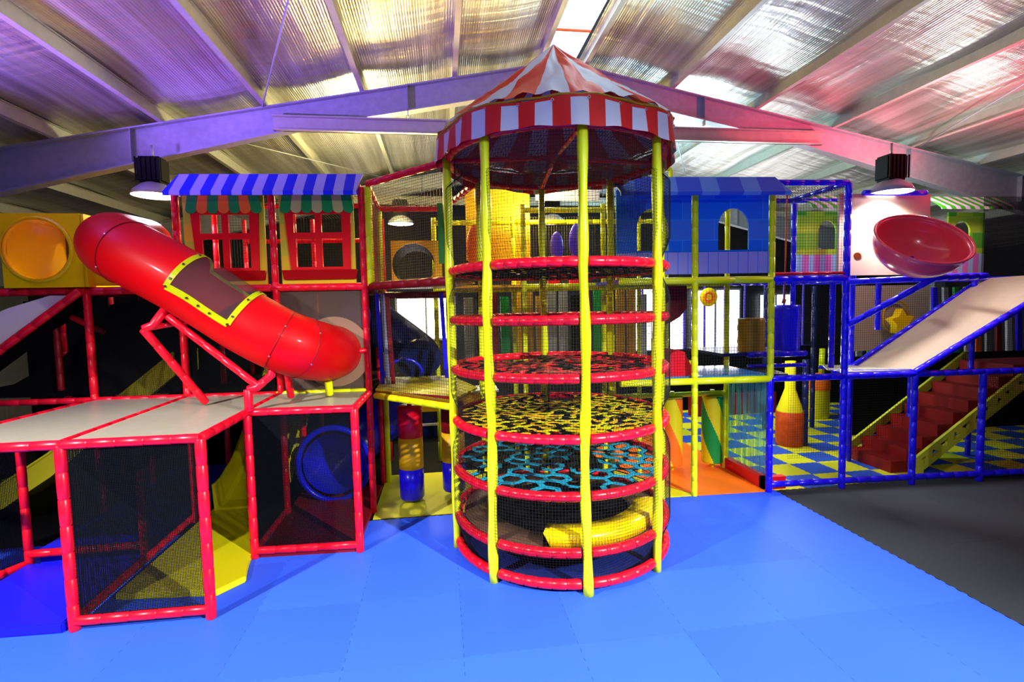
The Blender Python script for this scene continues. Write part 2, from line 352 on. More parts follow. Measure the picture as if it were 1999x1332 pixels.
for (x0, z0, x1, z1) in ((6.4, 1.3, 8.3, 3.5), (8.6, 1.3, 10.4, 3.4), (-1.4, 2.0, 0.4, 3.3), (11.2, 1.6, 12.4, 3.2)):
    bm = bmesh.new(); box(bm, (x0, 16.52, z0), (x1, 16.58, z1)); w = struct('window_%d' % wn, bm, 'dayglow', 'bright daylight window in the back wall')
    fr = cutout('window_frame', [rect(x0 - 0.06, z0 - 0.06, x1 + 0.06, z1 + 0.06), rect(x0, z0, (x0 + x1) / 2 - 0.03, z1), rect((x0 + x1) / 2 + 0.03, z0, x1, z1)], 0.06, 'steel', w, (0, 16.48, 0))
    wn += 1

# portal frames
def portal(y, label):
    t = thing('portal_frame', label, 'roof frame', (RX, y, 0))
    o = off(t)
    def xs(side):
        out = []
        for d in (0, 4.3, 9.0, 14.0):
            x = RX + side * d; dep = 0.40 if d < 5 else 0.40 + (d - 4.3) * 0.055
            out.append((x, roofz(x), roofz(x) - dep))
        return out
    for side in (-1, 1):
        p = xs(side); bm = bmesh.new()
        poly = [V((x, -0.005, a)) for x, a, b in p] + [V((x, -0.005, b)) for x, a, b in p[::-1]]
        poly = [V((q.x - o.x, q.y, q.z)) for q in poly]
        prism(bm, poly, (0, 0.01, 0))
        for i in range(3):       # flanges
            for s in (0, 1):
                a = V((p[i][0] - o.x, 0, p[i][1 + s])); b = V((p[i + 1][0] - o.x, 0, p[i + 1][1 + s]))
                prism(bm, [a + V((0, -0.09, -0.012)), a + V((0, 0.09, -0.012)), a + V((0, 0.09, 0.012)), a + V((0, -0.09, 0.012))], b - a)
        for d in (2.6, 6.8, 9.3):
            x = side * d; z = roofz(RX + x); box(bm, (x - 0.006, -0.09, z - 0.5), (x + 0.006, -0.005, z - 0.01))
        bmesh.ops.recalc_face_normals(bm, faces=bm.faces)
        obj('rafter', bm, 'steel', t)
        bm = bmesh.new(); xc = side * 13.9; box(bm, (xc - 0.2, -0.1, 0), (xc + 0.2, 0.1, roofz(RX + xc) - 0.9)); obj('column', bm, 'steel', t)
    bm = bmesh.new(); box(bm, (-4.7, -0.10, 5.83), (4.9, -0.07, 6.06)); box(bm, (-4.7, -0.17, 6.04), (4.9, -0.07, 6.06)); box(bm, (-4.7, -0.17, 5.83), (4.9, -0.07, 5.85))
    obj('collar_tie', bm, 'purlin', t)
    return t
portal(8.7, 'grey steel roof frame with a level tie crossing behind the striped tower')
portal(14.4, 'grey steel roof frame deep in the hall near the back wall')
names = {}
PXS = [(-10.2, 'seventh'), (-8.7, 'sixth'), (-7.2, 'fifth'), (-5.7, 'fourth'), (-4.2, 'third'), (-2.67, 'second'), (-1.17, 'first')]
purl = [(-10.2, 'eighth left of'), (-8.7, 'seventh left of'), (-7.2, 'sixth left of'), (-5.7, 'fifth left of'), (-4.2, 'fourth left of'), (-2.67, 'third left of'), (-1.17, 'second left of'), (0.33, 'first left of'),
        (1.78, 'bordering on the left'), (2.56, 'bordering on the right'), (4.15, 'first right of'), (5.75, 'second right of'), (7.3, 'third right of'), (8.95, 'fourth right of'), (10.5, 'fifth right of'), (12.1, 'sixth right of'), (13.7, 'seventh right of')]
for x, w in purl:
    z = roofz(x); bm = bmesh.new(); s = 1 if x < RX else -1
    box(bm, (-0.01, -7, 0.01), (0.01, 16.4, 0.2)); box(bm, (-0.04, -7, 0.0), (0.04, 16.4, 0.014)); box(bm, (-0.04, -7, 0.19), (0.04, 16.4, 0.2))
    o = obj('roof_purlin', bm, 'purlin'); o.location = (x, 0, z + 0.01)
    tag(o, 'long zinc steel roof purlin, ' + w + ' the skylight', 'beam', 'steel purlins under the foil ceiling')
for k, (a, b, w) in enumerate((((-2.7, 8.6), (-0.2, 3.0), 'over the blue striped awning'), ((-4.2, 3.6), (-7.3, 8.5), 'in the blue lit ceiling corner'), ((7.3, 3.4), (9.0, 8.5), 'in the red lit ceiling corner'), ((4.2, 9.0), (7.4, 14.2), 'beyond the blue house roof'), ((-4.0, 9.0), (-1.2, 14.2), 'beyond the striped awning near the left lamp'))):
    bm = bmesh.new(); sweep(bm, [(a[0], a[1], roofz(a[0]) + 0.0), (b[0], b[1], roofz(b[0]) + 0.0)], 0.012, 6)
    tag(obj('bracing_rod', bm, 'steel'), 'thin diagonal steel bracing rod ' + w, 'rod', 'roof bracing rods')

# ------------------------------------------------------------------ foam floor tiles
def tile_mesh(s, m, n=None):
    """interlocking tile: jigsaw teeth along its four edges"""
    n = n or max(6, round(s / 0.055)); st = s / n; t = 0.011; pts = []
    for side in range(4):
        for k in range(n):
            a, b = k * st, (k + 1) * st
            d = t if k % 2 else -t * 0.15
            for q in ((a + st * 0.1, d), (b - st * 0.1, d)):
                x, y = q
                P4 = [(x, -y), (s + y, x), (s - x, s + y), (-y, s - x)][side]
                if side in (2, 3):     # mating side: opposite teeth
                    y2 = -t * 0.15 if k % 2 else t
                    P4 = [(s - x, s + y2 * 0.9), (-y2 * 0.9, s - x)][side - 2]
                pts.append(P4)
    bm = bmesh.new()
    vs = [bm.verts.new((x, y, 0)) for x, y in pts]
    bm.faces.new(vs)
    r = bmesh.ops.extrude_face_region(bm, geom=list(bm.faces))
    bmesh.ops.translate(bm, verts=[v for v in r['geom'] if isinstance(v, bmesh.types.BMVert)], vec=(0, 0, 0.018))
    bmesh.ops.recalc_face_normals(bm, faces=bm.faces)
    return bm
def tiles(x0, y0, nx, ny, s, mats, label, group, keep=None, z=-0.018, rot=-0.0):
    proto = {}
    for i in range(nx):
        for j in range(ny):
            x, y = x0 + i * s, y0 + j * s
            if keep and not keep(x + s / 2, y + s / 2): continue
            k = (i + j) % len(mats)
            if k not in proto:
                o = obj('foam_tile', tile_mesh(s, mats[k]), mats[k]); proto[k] = o
            else: o = proto[k].copy(); COL.objects.link(o)
            o.location = (x, y, z + random.uniform(0, 0.0006))
            tag(o, label[k], 'floor tile', group)
BX = 5.10
tiles(BX - 13.0, -0.9 - 1.0, 13, 9, 1.0, ['foam_blue'], ['blue interlocking foam floor tile on the open floor before the tower'], 'blue foam tiles of the open floor', lambda x, y: y > 0 and abs(x) < y * 1.5 + 2)
tiles(BX + 0.012, -0.9 + 0.0, 7, 8, 1.0, ['foam_dark'], ['charcoal interlocking foam floor tile before the blue frame'], 'charcoal foam tiles at the right', lambda x, y: y > 0.5 and x < y * 1.35 + 2.5)
tiles(5.06, 7.08, 16, 15, 0.565, ['foam_yellow', 'foam_cobalt'], ['yellow foam tile of the checkered floor inside the blue frame', 'blue foam tile of the checkered floor inside the blue frame'], 'checkered foam tiles')
bm = bmesh.new(); prism(bm, [(3.15, 7.12, 0.0), (3.80, 7.10, 0.0), (3.0, 8.5, 0.0), (2.6, 8.2, 0.0)], (0, 0, 0.014)); tag(obj('yellow_floor_mat', bm, 'ymat'), 'bright yellow triangular floor mat beside the tower foot', 'floor mat')
bm = bmesh.new(); prism(bm, [(3.80, 7.10, 0.0), (5.03, 7.05, 0.0), (5.03, 11.5, 0.0), (2.9, 11.5, 0.0), (2.9, 8.55, 0.0)], (0, 0, 0.014)); tag(obj('orange_floor_mat', bm, 'foam_orange'), 'orange floor mat under the two striped rollers', 'floor mat')
bm = bmesh.new(); box(bm, (-1.05, 7.13, 0), (0.62, 9.0, 0.012)); tag(obj('olive_floor_mat', bm, 'foam_yellow'), 'olive yellow floor mat under the hanging punch bags', 'floor mat')
for i in range(7):
    bm = bmesh.new(); box(bm, (-7.3 + i * 0, 0, 0), (0, 0, 0)); bm.free(); break
bm = bmesh.new(); box(bm, (-12, 7.1, -0.018), (2.9, 16.5, -0.004)); tag(obj('black_matting', bm, 'black'), 'black matting under the play structure at the back left', 'floor mat')

# ------------------------------------------------------------------ round climbing tower
TX, TY, TR = 1.43, 6.14, 1.29
tw = thing('climbing_tower', 'round netted climbing tower with yellow poles and red padded rings', 'climbing tower', (TX, TY, 0))
ANG = [math.radians(a) for a in (-179, -136, -91.5, -49, -4, 41, 86, 131)]
for a in ANG:
    x, y = TX + (TR + 0.03) * math.cos(a), TY + (TR + 0.03) * math.sin(a)
    bm = bmesh.new(); zs, rs = [], []
    z = 0.0
    while z < 4.72:
        zs.append(z); rs.append(0.050 + 0.006 * math.sin(z * 7 + a * 3)); z += 0.14
    zs.append(4.72); rs.append(0.05)
    for rz in (0.10, 0.43, 1.02, 1.61, 2.23, 2.82, 3.40): pass
    wob = [0.012 * math.sin(2.6 * q + a * 5) * (1 if q < 3.4 else 0.2) for q in zs]
    sweep(bm, [(x - TX + w * math.sin(a), y - TY - w * math.cos(a), q) for q, w in zip(zs, wob)], rs, 12)
    obj('pole', bm, 'yellow', tw)
for rz in (0.10, 0.43, 1.02, 1.61, 2.23, 2.82, 3.40, 4.72):
    for k in range(8):
        a, b = ANG[k], ANG[(k + 1) % 8]
        if b < a: b += 2 * PI
        da = 0.055 / TR
        if rz > 4.5 or k in (3, 4, 5, 6, 7, 0, 1, 2):
            pts = [(TR * math.cos(a + da + (b - a - 2 * da) * i / 12), TR * math.sin(a + da + (b - a - 2 * da) * i / 12), rz) for i in range(13)]
            bm = bmesh.new(); padded(bm, pts, 0.052 if rz < 4.5 else 0.04, 0.155); obj('ring_rail', bm, 'red', tw)
# cylindrical net
def netr(z):
    near = min(abs(z - q) for q in (0.10, 1.61, 3.40, 4.7)); return 1.235 + 0.112 * min(1, near / 0.30) ** 1.5 if z < 4.4 else 1.235
bm = bmesh.new(); NV = 250; zs = [0.05 + i * 0.1 for i in range(48)]
for k in range(NV):
    a = 2 * PI * k / NV
    for z1, z2 in zip(zs, zs[1:]): tri_bar(bm, (netr(z1) * math.cos(a), netr(z1) * math.sin(a), z1), (netr(z2) * math.cos(a), netr(z2) * math.sin(a), z2), 0.0017)
z = 0.05
while z < 4.72:
    r = netr(z)
    for k in range(64): tri_bar(bm, (r * math.cos(2 * PI * k / 64), r * math.sin(2 * PI * k / 64), z), (r * math.cos(2 * PI * (k + 1) / 64), r * math.sin(2 * PI * (k + 1) / 64), z), 0.0017)
    z += 0.034
obj('net_wall', bm, 'cord', tw)
# webbing floors: honeycomb of woven straps
def web(z, R, mats, cell, width, seed, layers=2, hole=None):
    rnd = random.Random(seed); bm = bmesh.new()
    ox0, oy0 = rnd.uniform(0, cell), rnd.uniform(0, cell)
    for L in range(layers):
        dz = -0.012 * L; c = cell; ox, oy = ox0 + 0.035 * L, oy0 + 0.02 * L
        def wob(x, y): return V((x + 0.03 * math.sin(7 * y + seed), y + 0.03 * math.sin(6 * x + seed * 2), z + dz + 0.012 * math.sin(5 * x + 3 * y)))
        n = int(2 * R / c) + 3
        for i in range(-n, n):
            for j in range(-n, n):
                cx = (i + 0.5 * (j % 2)) * c + ox; cy = j * c * 0.866 + oy
                for ang in (30, 90, 150):
                    a = math.radians(ang); h = c / 1.732
                    v0 = (cx + h * math.cos(a), cy + h * math.sin(a)); v1 = (cx + h * math.cos(a + PI / 3), cy + h * math.sin(a + PI / 3))
                    mx, my = (v0[0] + v1[0]) / 2, (v0[1] + v1[1]) / 2
                    if math.hypot(mx, my) > R or (hole and math.hypot(mx - hole[0], my - hole[1]) < hole[2]): continue
                    p, q = wob(*v0), wob(*v1); d = (q - p); s = V((-d.y, d.x, 0)).normalized() * width * rnd.uniform(0.7, 1.2)
                    p -= d * 0.12; q += d * 0.12
                    vs = [bm.verts.new(p + s), bm.verts.new(p - s), bm.verts.new(q - s), bm.verts.new(q + s)]
                    f = bm.faces.new(vs); f.material_index = rnd.choice(range(len(mats))) if L == 0 else len(mats) - 1
                    r = bmesh.ops.extrude_face_region(bm, geom=[f]); bmesh.ops.translate(bm, verts=[w for w in r['geom'] if isinstance(w, bmesh.types.BMVert)], vec=(0, 0, 0.008))
    bmesh.ops.recalc_face_normals(bm, faces=bm.faces)
    return obj('webbing_floor', bm, mats, tw)
w = web(1.04, 1.22, ['teal', 'teal', 'teal', 'black'], 0.25, 0.030, 3); w['label'] = 'teal webbing floor'
w = web(1.64, 1.22, ['ymat', 'amber', 'ymat', 'black'], 0.16, 0.021, 5, hole=(0.2, 0.9, 0.3)); w['label'] = 'yellow webbing floor'
w = web(2.24, 1.22, ['darkred', 'red', 'black'], 0.18, 0.028, 8, hole=(-0.4, 0.8, 0.35)); w['label'] = 'red webbing floor'
w = web(3.38, 1.22, ['black', 'navy', 'black'], 0.17, 0.024, 11); w['label'] = 'black webbing floor'
# bottom deck with trampoline bed and foam seat
bm = bmesh.new(); lathe(bm, [(0.86, 0.40), (0.86, 0.44), (1.22, 0.44), (1.22, 0.38), (0.86, 0.40)], seg=48); obj('trampoline_surround', bm, 'brown', tw, True)
bm = bmesh.new(); lathe(bm, [(0.001, 0.37), (0.45, 0.375), (0.87, 0.42)], seg=48); obj('trampoline_bed', bm, 'black', tw, True)
bm = bmesh.new(); lathe(bm, [(0.90, 0.44), (0.92, 0.58), (1.18, 0.58), (1.20, 0.44)], seg=24, a0=math.radians(-112), a1=math.radians(-18)); bmesh.ops.holes_fill(bm, edges=bm.edges); obj('foam_seat', bm, 'yplastic', tw)
bm = bmesh.new(); lathe(bm, [(0.001, 0.02), (1.2, 0.02), (1.2, 0.05), (0.001, 0.05)], seg=40); obj('base_mat', bm, 'navy', tw)
# cross bars at the top
bm = bmesh.new()
for k in range(-36, 37):
    c = k * 0.035; h = math.sqrt(max(0.0, 1.27 ** 2 - c * c))
    if h > 0.05: tri_bar(bm, (c, -h, 4.74), (c, h, 4.74), 0.003); tri_bar(bm, (-h, c, 4.74), (h, c, 4.74), 0.003)
obj('ceiling_net', bm, 'brown', tw)
for k in (0, 2, 4, 6): pad('roof_bar', (TX + TR * math.cos(ANG[k]), TY + TR * math.sin(ANG[k]), 4.70), (TX, TY, 4.78), 'red', tw, 0.028)
# canopy
NS = 26; APX = 6.12
def canopy_pt(a, t):
    """t=0 apex, 1 eave"""
    kink = 0.02 * math.cos(8 * (a - ANG[2]))
    r = 1.40 * t; z = APX - (APX - 4.98) * (t ** 0.93)
    fold = 0.020 * math.sin(13 * a + 7 * t) * t * (1 - t) * 3 + 0.014 * math.sin(31 * a + 3 * math.sin(9 * t)) * t
    return V(((r + fold + kink * t) * math.cos(a), (r + fold + kink * t) * math.sin(a), z + fold - kink * t * 0.8))
bm = bmesh.new(); SUB = 6; TN = 14; N = NS * SUB
vv = [[bm.verts.new(canopy_pt(2 * PI * i / N, max(0.006, j / TN))) for j in range(TN + 1)] for i in range(N)]
for i in range(N):
    for j in range(TN):
        f = bm.faces.new((vv[i][j], vv[i][j + 1], vv[(i + 1) % N][j + 1], vv[(i + 1) % N][j])); f.material_index = (i // SUB) % 2; f.smooth = True
cn = obj('canopy', bm, ['white', 'canvasred'], tw)
bm = bmesh.new(); NV2 = 52; N = NV2 * 4; hs = [0, 0.03, 0.035, 0.3]
def val_pt(a, t):
    r = 1.40 + 0.03 * math.cos(8 * (a - ANG[2])) + 0.018 * math.sin(22 * a) * t + 0.02 * t
    z0 = 4.94 + 0.012 * math.cos(8 * (a - ANG[2])); sag = 0.055 * (0.5 - 0.5 * math.cos(8 * (a - ANG[2])))
    return V((r * math.cos(a), r * math.sin(a), z0 - (0.30 - sag) * t))
vv = [[bm.verts.new(val_pt(2 * PI * i / N, t)) for t in (0, 0.1, 0.101, 0.4, 0.7, 1.0)] for i in range(N)]
for i in range(N):
    for j in range(5):
        f = bm.faces.new((vv[i][j], vv[i][j + 1], vv[(i + 1) % N][j + 1], vv[(i + 1) % N][j])); f.material_index = 1 if j < 2 else (i // 4) % 2; f.smooth = True
VL = obj('valance', bm, ['white', 'canvasred'], tw)
bm = bmesh.new(); sweep(bm, [((1.385 + 0.035 * math.cos(8 * (a - ANG[2]))) * math.cos(a), (1.385 + 0.035 * math.cos(8 * (a - ANG[2]))) * math.sin(a), 4.955 + 0.006 * math.sin(24 * a)) for a in [2 * PI * i / 96 for i in range(96)]], 0.014, 6, closed=True)
obj('eave_rope', bm, 'gold', tw)
for k in range(0, 26):
    a = 2 * PI * (k + 0.5) / 26; bm = bmesh.new(); p = val_pt(a, 0.12); n = V((math.cos(a), math.sin(a), 0)); t = V((-math.sin(a), math.cos(a), 0))
    sweep(bm, [p + n * 0.012 + t * 0.013 * math.cos(q) + V((0, 0, 0.013 * math.sin(q))) for q in [2 * PI * i / 10 for i in range(10)]], 0.003, 5, closed=True); obj('eyelet', bm, 'bolt', VL)

# ------------------------------------------------------------------ low red frame at the left (roofs of the slide runs)
lf = thing('low_slide_frame', 'low red padded frame with cream roof boards and dark mesh sides', 'play frame', (-2.9, 6.2, 0))
A1, A2, B0, B1, B2, B3 = V((-3.52, 5.09, 0)), V((-2.31, 5.07, 0)), V((-4.86, 6.42, 0)), V((-3.62, 6.42, 0)), V((-2.32, 6.26, 0)), V((-1.08, 6.20, 0))
C0, C1, C2, C3 = P(-4.78, 0), P(-3.58, 0), P(-2.32, 0), P(-1.07, 0)
zz = lambda p, z: V((p.x, p.y, z))
LT = 1.78
A0 = V((-4.9, 5.12, 0))
for p in (A1, A2, B2, B3): pad('post', zz(p, 0), zz(p, LT), 'red', lf, 0.048)
for p in (B0, B1): pad('post', zz(p, 0), zz(p, LT - 0.02), 'red', lf, 0.045)
pad('post', zz(A0, 0) + V((-1.2, 0, 0)), zz(A0, LT) + V((-1.2, 0, 0)), 'red', lf, 0.045)
rails = [(zz(A0, LT) + V((-1.2, 0, 0)), zz(A1, LT)), (zz(A1, LT), zz(A2, LT)), (zz(A2, LT), zz(B2, LT)), (zz(B2, LT), zz(B3, LT)), (zz(B3, LT), zz(C3, LT)), (zz(A1, LT), zz(C1, LT)), (zz(B2, LT), zz(C2, LT)), (zz(B2, LT + .0), zz(C2, LT)),
         (zz(C0, LT), zz(C0, LT) + V((-0.1, -2.4, 0))), (zz(A1, 0.09), zz(A2, 0.09)), (zz(B2, 0.09), zz(B3, 0.09)), (zz(A1, 0.09), zz(C1, 0.09)), (zz(B2, 0.09), zz(C2, 0.09)), (zz(B0, 0.2), zz(B1, 0.2)), (zz(B0, .09), zz(B0, .09) + V((-.6, -1.2, 0)))]
for a, b in rails[:7] + rails[8:]: pad('rail', a, b, 'red', lf, 0.046)
for quad in ((zz(A0, 0) + V((0.05, 0.03, 0)), A1, C1, C0), (A1, A2, B2, C2, C1), (B2, B3, C3, C2)):
    bm = bmesh.new(); c = sum((V(q) for q in quad), V()) / len(quad)
    prism(bm, [V((q.x, q.y, 0)) - V((off(lf).x, off(lf).y, 0)) + V((0, 0, LT + 0.012)) for q in [V(q) + (c - V(q)).normalized() * 0.03 for q in quad]], (0, 0, 0.014)); obj('roof_board', bm, 'cream', lf)
fine(lf, zz(A1, 0.1), A2 - A1, V((0, 0, LT - 0.1)))
fine(lf, zz(A1, 0.1), C1 - A1, V((0, 0, LT - 0.1)))
fine(lf, zz(B2, 0.1), B3 - B2, V((0, 0, LT - 0.1)))
fine(lf, zz(B2, 0.1), C2 - B2, V((0, 0, LT - 0.1)))
fine(lf, zz(B0, 0.1), V((-0.6, -1.2, 0)), V((0, 0, LT - 0.1)))

# mats and slides inside the low frame
bm = bmesh.new(); prism(bm, [(-4.86, 5.10, 0.0), (-3.60, 5.05, 0.0), (-3.60, 6.38, 0.0), (-4.86, 6.38, 0.0)], (0, 0, 0.10)); bmesh.ops.bevel(bm, geom=bm.edges[:], offset=0.012, segments=2, affect='EDGES')
tag(obj('landing_mat', bm, 'bluemat'), 'thick blue landing mat at the far left on the floor', 'landing mat')
bm = bmesh.new(); prism(bm, [(-4.8, 6.50, 0.0), (-3.66, 6.50, 0.0), (-3.66, 9.6, 0.0), (-4.8, 9.6, 0.0)], (0, 0, 0.22)); tag(obj('landing_mat', bm, 'bluemat'), 'raised blue mat behind the low cross bar at left', 'landing mat')
bm = bmesh.new(); prism(bm, [(-3.45, 5.56, 0.0), (-2.42, 5.46, 0.0), (-2.22, 5.70, 0.0), (-2.36, 6.2, 0), (-2.45, 7.95, 0.0), (-3.45, 7.95, 0.0)], (0, 0, 0.07)); bmesh.ops.bevel(bm, geom=bm.edges[:], offset=0.01, segments=2, affect='EDGES')
tag(obj('landing_mat', bm, 'ymat'), 'yellow landing mat at the foot of the yellow slide', 'landing mat')
bm = bmesh.new(); prism(bm, [(-2.26, 6.26, 0.0), (-1.12, 6.20, 0.0), (-1.06, 8.4, 0.0), (-2.32, 8.4, 0.0)], (0, 0, 0.06)); tag(obj('landing_mat', bm, 'darkred'), 'dark red landing mat before the blue tube mouth', 'landing mat')
def open_slide(name, label, path, width, m, wall=0.22, side=V((1, 0, 0))):
    t = thing(name, label, 'slide', path[0]); o = off(t); bm = bmesh.new(); rows = []
    for p in path:
        c = V(p) - o; prof = [(-0.5 - 0.04, wall), (-0.5, wall), (-0.46, 0.05), (-0.40, 0.0), (0.40, 0.0), (0.46, 0.05), (0.5, wall), (0.54, wall), (0.52, -0.03), (-0.52, -0.03)]
        rows.append([bm.verts.new(c + side * (q[0] * width) + V((0, 0, q[1]))) for q in prof])
    for a, b in zip(rows, rows[1:]):
        for k in range(10): bm.faces.new((a[k], a[(k + 1) % 10], b[(k + 1) % 10], b[k]))
    bm.faces.new(rows[0]); bm.faces.new(rows[-1][::-1]); bmesh.ops.recalc_face_normals(bm, faces=bm.faces)
    obj('chute', bm, m, t)
    bm = bmesh.new()
    for s in (-1, 1): sweep(bm, [V(p) - o + side * (s * 0.52 * width) + V((0, 0, wall)) for p in path], 0.022, 8)
    obj('lip', bm, m, t)
    return t
open_slide('open_slide', 'yellow open slide ending on the yellow mat behind mesh', [(-2.95, 7.75, 0.10), (-2.95, 8.0, 0.12), (-2.92, 8.4, 0.30), (-2.88, 9.0, 0.8), (-2.85, 9.8, 1.5), (-2.85, 10.2, 1.7)], 0.86, 'ymat', 0.34)
open_slide('open_slide', 'yellow open slide running down leftwards at the far left', [(-3.9, 8.3, 2.1), (-4.8, 8.2, 1.35), (-5.5, 8.1, 0.75), (-6.1, 8.05, 0.35), (-6.6, 8.0, 0.22)], 0.7, 'ymat', 0.3, V((0, 1, 0)))
# blue tube exit
t = thing('tube_slide_exit', 'blue round tube slide mouth behind the dark mesh', 'slide', (-1.68, 8.0, 0))
bm = bmesh.new(); sweep(bm, [(-0.02, -0.15, 0.62), (0.0, 0.1, 0.62), (0.05, 0.5, 0.68), (0.3, 1.0, 0.85), (0.8, 1.3, 1.2)], [0.47, 0.44, 0.44, 0.44, 0.44], 32, cap=False); obj('tube', bm, 'blue_plastic', t)
bm = bmesh.new(); sweep(bm, [(-0.02 + 0.52 * math.cos(q) , -0.16 - 0.05 * math.sin(q), 0.62 + 0.58 * math.sin(q)) for q in [2 * PI * i / 40 for i in range(40)]], 0.045, 10, closed=True); obj('mouth_ring', bm, 'blue_plastic', t)

# ------------------------------------------------------------------ red tube slide
ts = thing('tube_slide', 'big red enclosed tube slide crossing in front of the yellow house fronts', 'slide', (-2.4, 6.3, 2.0))
ctrl = [V((-4.02, 7.60, 3.90)), V((-4.00, 7.2, 3.88)), V((-3.92, 6.85, 3.84)), V((-3.74, 6.52, 3.76)), V((-3.42, 6.36, 3.61)), V((-2.97, 6.30, 3.35)), V((-2.60, 6.30, 3.09)), V((-2.26, 6.30, 2.84)), V((-1.92, 6.32, 2.63)), V((-1.70, 6.42, 2.52)), V((-1.58, 6.62, 2.46)), V((-1.54, 6.95, 2.41)), V((-1.53, 7.38, 2.38))]
def catmull(pts, n=6):
    out = []; q = [pts[0]] + list(pts) + [pts[-1]]
    for i in range(1, len(q) - 2):
        for k in range(n):
            t = k / n; a, b, c, d = q[i - 1], q[i], q[i + 1], q[i + 2]
            out.append(0.5 * ((2 * b) + (c - a) * t + (2 * a - 5 * b + 4 * c - d) * t * t + (3 * b - a - 3 * c + d) * t ** 3))
    return out + [pts[-1]]
path = catmull(ctrl); SEG = 48; TRAD = 0.375
bm = bmesh.new(); o = off(ts); rings = []; prev = None; L = [0.0]
for a, b in zip(path, path[1:]): L.append(L[-1] + (b - a).length)
for i, p in enumerate(path):
    t_ = (path[min(i + 1, len(path) - 1)] - path[max(i - 1, 0)]).normalized()
    s = t_.cross(V((0, 0, 1))).normalized() if abs(t_.z) < 0.98 else prev
    w = s.cross(t_); prev = s
    rings.append((p - o, s, w, t_))
allv = [[bm.verts.new(c + s * (TRAD * math.cos(2 * PI * k / SEG)) + w * (TRAD * math.sin(2 * PI * k / SEG))) for k in range(SEG)] for c, s, w, _ in rings]
# window: on the upper camera side of the straight run; s points towards the viewer's side (-y) when running right
i0 = min(range(len(path)), key=lambda i: abs(path[i].x + 2.90)); i1 = min(range(len(path)), key=lambda i: abs(path[i].x + 2.32))
K = [k for k in range(SEG) if (2 * PI * k / SEG if k < SEG * 0.75 else 2 * PI * k / SEG - 2 * PI) > math.radians(-14) and (2 * PI * k / SEG if k < SEG * 0.75 else 2 * PI * k / SEG - 2 * PI) < math.radians(150)]
K = sorted(k - SEG if k > SEG * 0.75 else k for k in K)
win = set((i, k % SEG) for i in range(i0, i1) for k in K)
glass = []
for i in range(len(path) - 1):
    for k in range(SEG):
        q = (allv[i][k], allv[i][(k + 1) % SEG], allv[i + 1][(k + 1) % SEG], allv[i + 1][k])
        if (i, k) in win: glass.append((i, k)); continue
        f = bm.faces.new(q); f.smooth = True
obj('tube', bm, 'red_plastic', ts)
def tp(i, k, r):
    c, s, w, _ = rings[i]; a = 2 * PI * k / SEG; return c + s * (r * math.cos(a)) + w * (r * math.sin(a))
bm = bmesh.new(); k0, k1 = K[0], K[-1] + 1
grid = [[bm.verts.new(tp(i, k, TRAD + 0.006)) for k in range(k0, k1 + 1)] for i in range(i0, i1 + 1)]
for i in range(len(grid) - 1):
    for k in range(len(grid[0]) - 1): f = bm.faces.new((grid[i][k], grid[i][k + 1], grid[i + 1][k + 1], grid[i + 1][k])); f.smooth = True
obj('window', bm, 'window_plexi', ts)
bm = bmesh.new()
def ribbon(pa, pb):
    va = [bm.verts.new(p) for p in pa]; vb = [bm.verts.new(p) for p in pb]
    for i in range(len(va) - 1): bm.faces.new((va[i], va[i + 1], vb[i + 1], vb[i]))
RR = TRAD + 0.012; kw = 0.75
ribbon([tp(i, k0 - kw, RR) for i in range(i0, i1 + 1)], [tp(i, k0 + kw, RR) for i in range(i0, i1 + 1)])
ribbon([tp(i, k1 - kw, RR) for i in range(i0, i1 + 1)], [tp(i, k1 + kw, RR) for i in range(i0, i1 + 1)])
for ii, sg in ((i0, -1), (i1, 1)):
    tdir = rings[ii][3]
    ribbon([tp(ii, k, RR) - tdir * 0.03 for k in range(k0, k1 + 1)], [tp(ii, k, RR) + tdir * 0.03 for k in range(k0, k1 + 1)])
r = bmesh.ops.solidify(bm, geom=bm.faces[:], thickness=0.008); WT = obj('window_trim', bm, 'yellow', ts)
spots = [(i0, k0 + 6), (i0, k0 + 2), (i0, k0 + 11), (i1, k0 + 2), (i1, k0 + 7), (i1, k0 + 12)] + [(round(i0 + (i1 - i0) * q), k0) for q in (0.0, 0.25, 0.5, 0.75, 1.0)]
for (i, k) in spots:
    bm = bmesh.new(); c = tp(i, k, RR + 0.004); n = (c - rings[i][0]).normalized(); s, w = frame_of(n)
    sweep(bm, [c, c + n * 0.010], 0.013, 8); obj('bolt', bm, 'blackbolt', WT)
for q in (0.30, 0.66, 0.74):
    i = round(len(path) * q); c, s, w, t_ = rings[i]
    bm = bmesh.new(); sweep(bm, [c + s * ((TRAD + 0.004) * math.cos(2 * PI * k / 48)) + w * ((TRAD + 0.004) * math.sin(2 * PI * k / 48)) for k in range(48)], 0.005, 6, closed=True)
    SR = obj('seam_ring', bm, 'darkred', ts)
    for k in (4, 44):
        bm = bmesh.new(); cc = tp(i, k, TRAD); n = (cc - c).normalized(); sweep(bm, [cc, cc + n * 0.015], 0.010, 6); obj('bolt', bm, 'bolt', SR)
# flange on the clear panel
fl = thing('flange_panel', 'smoky clear panel with a beige ring where the red tube ends', 'panel', (-1.7, FY(-1.7), G1))
cutout('clear_sheet', [rect(-0.62, 0.05, 0.60, 1.46), circle2(0.18, 0.60, 0.38)], 0.012, 'plexi', fl, P(-1.7, G1, 0.02), U)
cutout('ring', [circle2(0.18, 0.60, 0.50, 48), circle2(0.18, 0.60, 0.37, 48)], 0.03, 'tan', fl, P(-1.7, G1, -0.01), U)
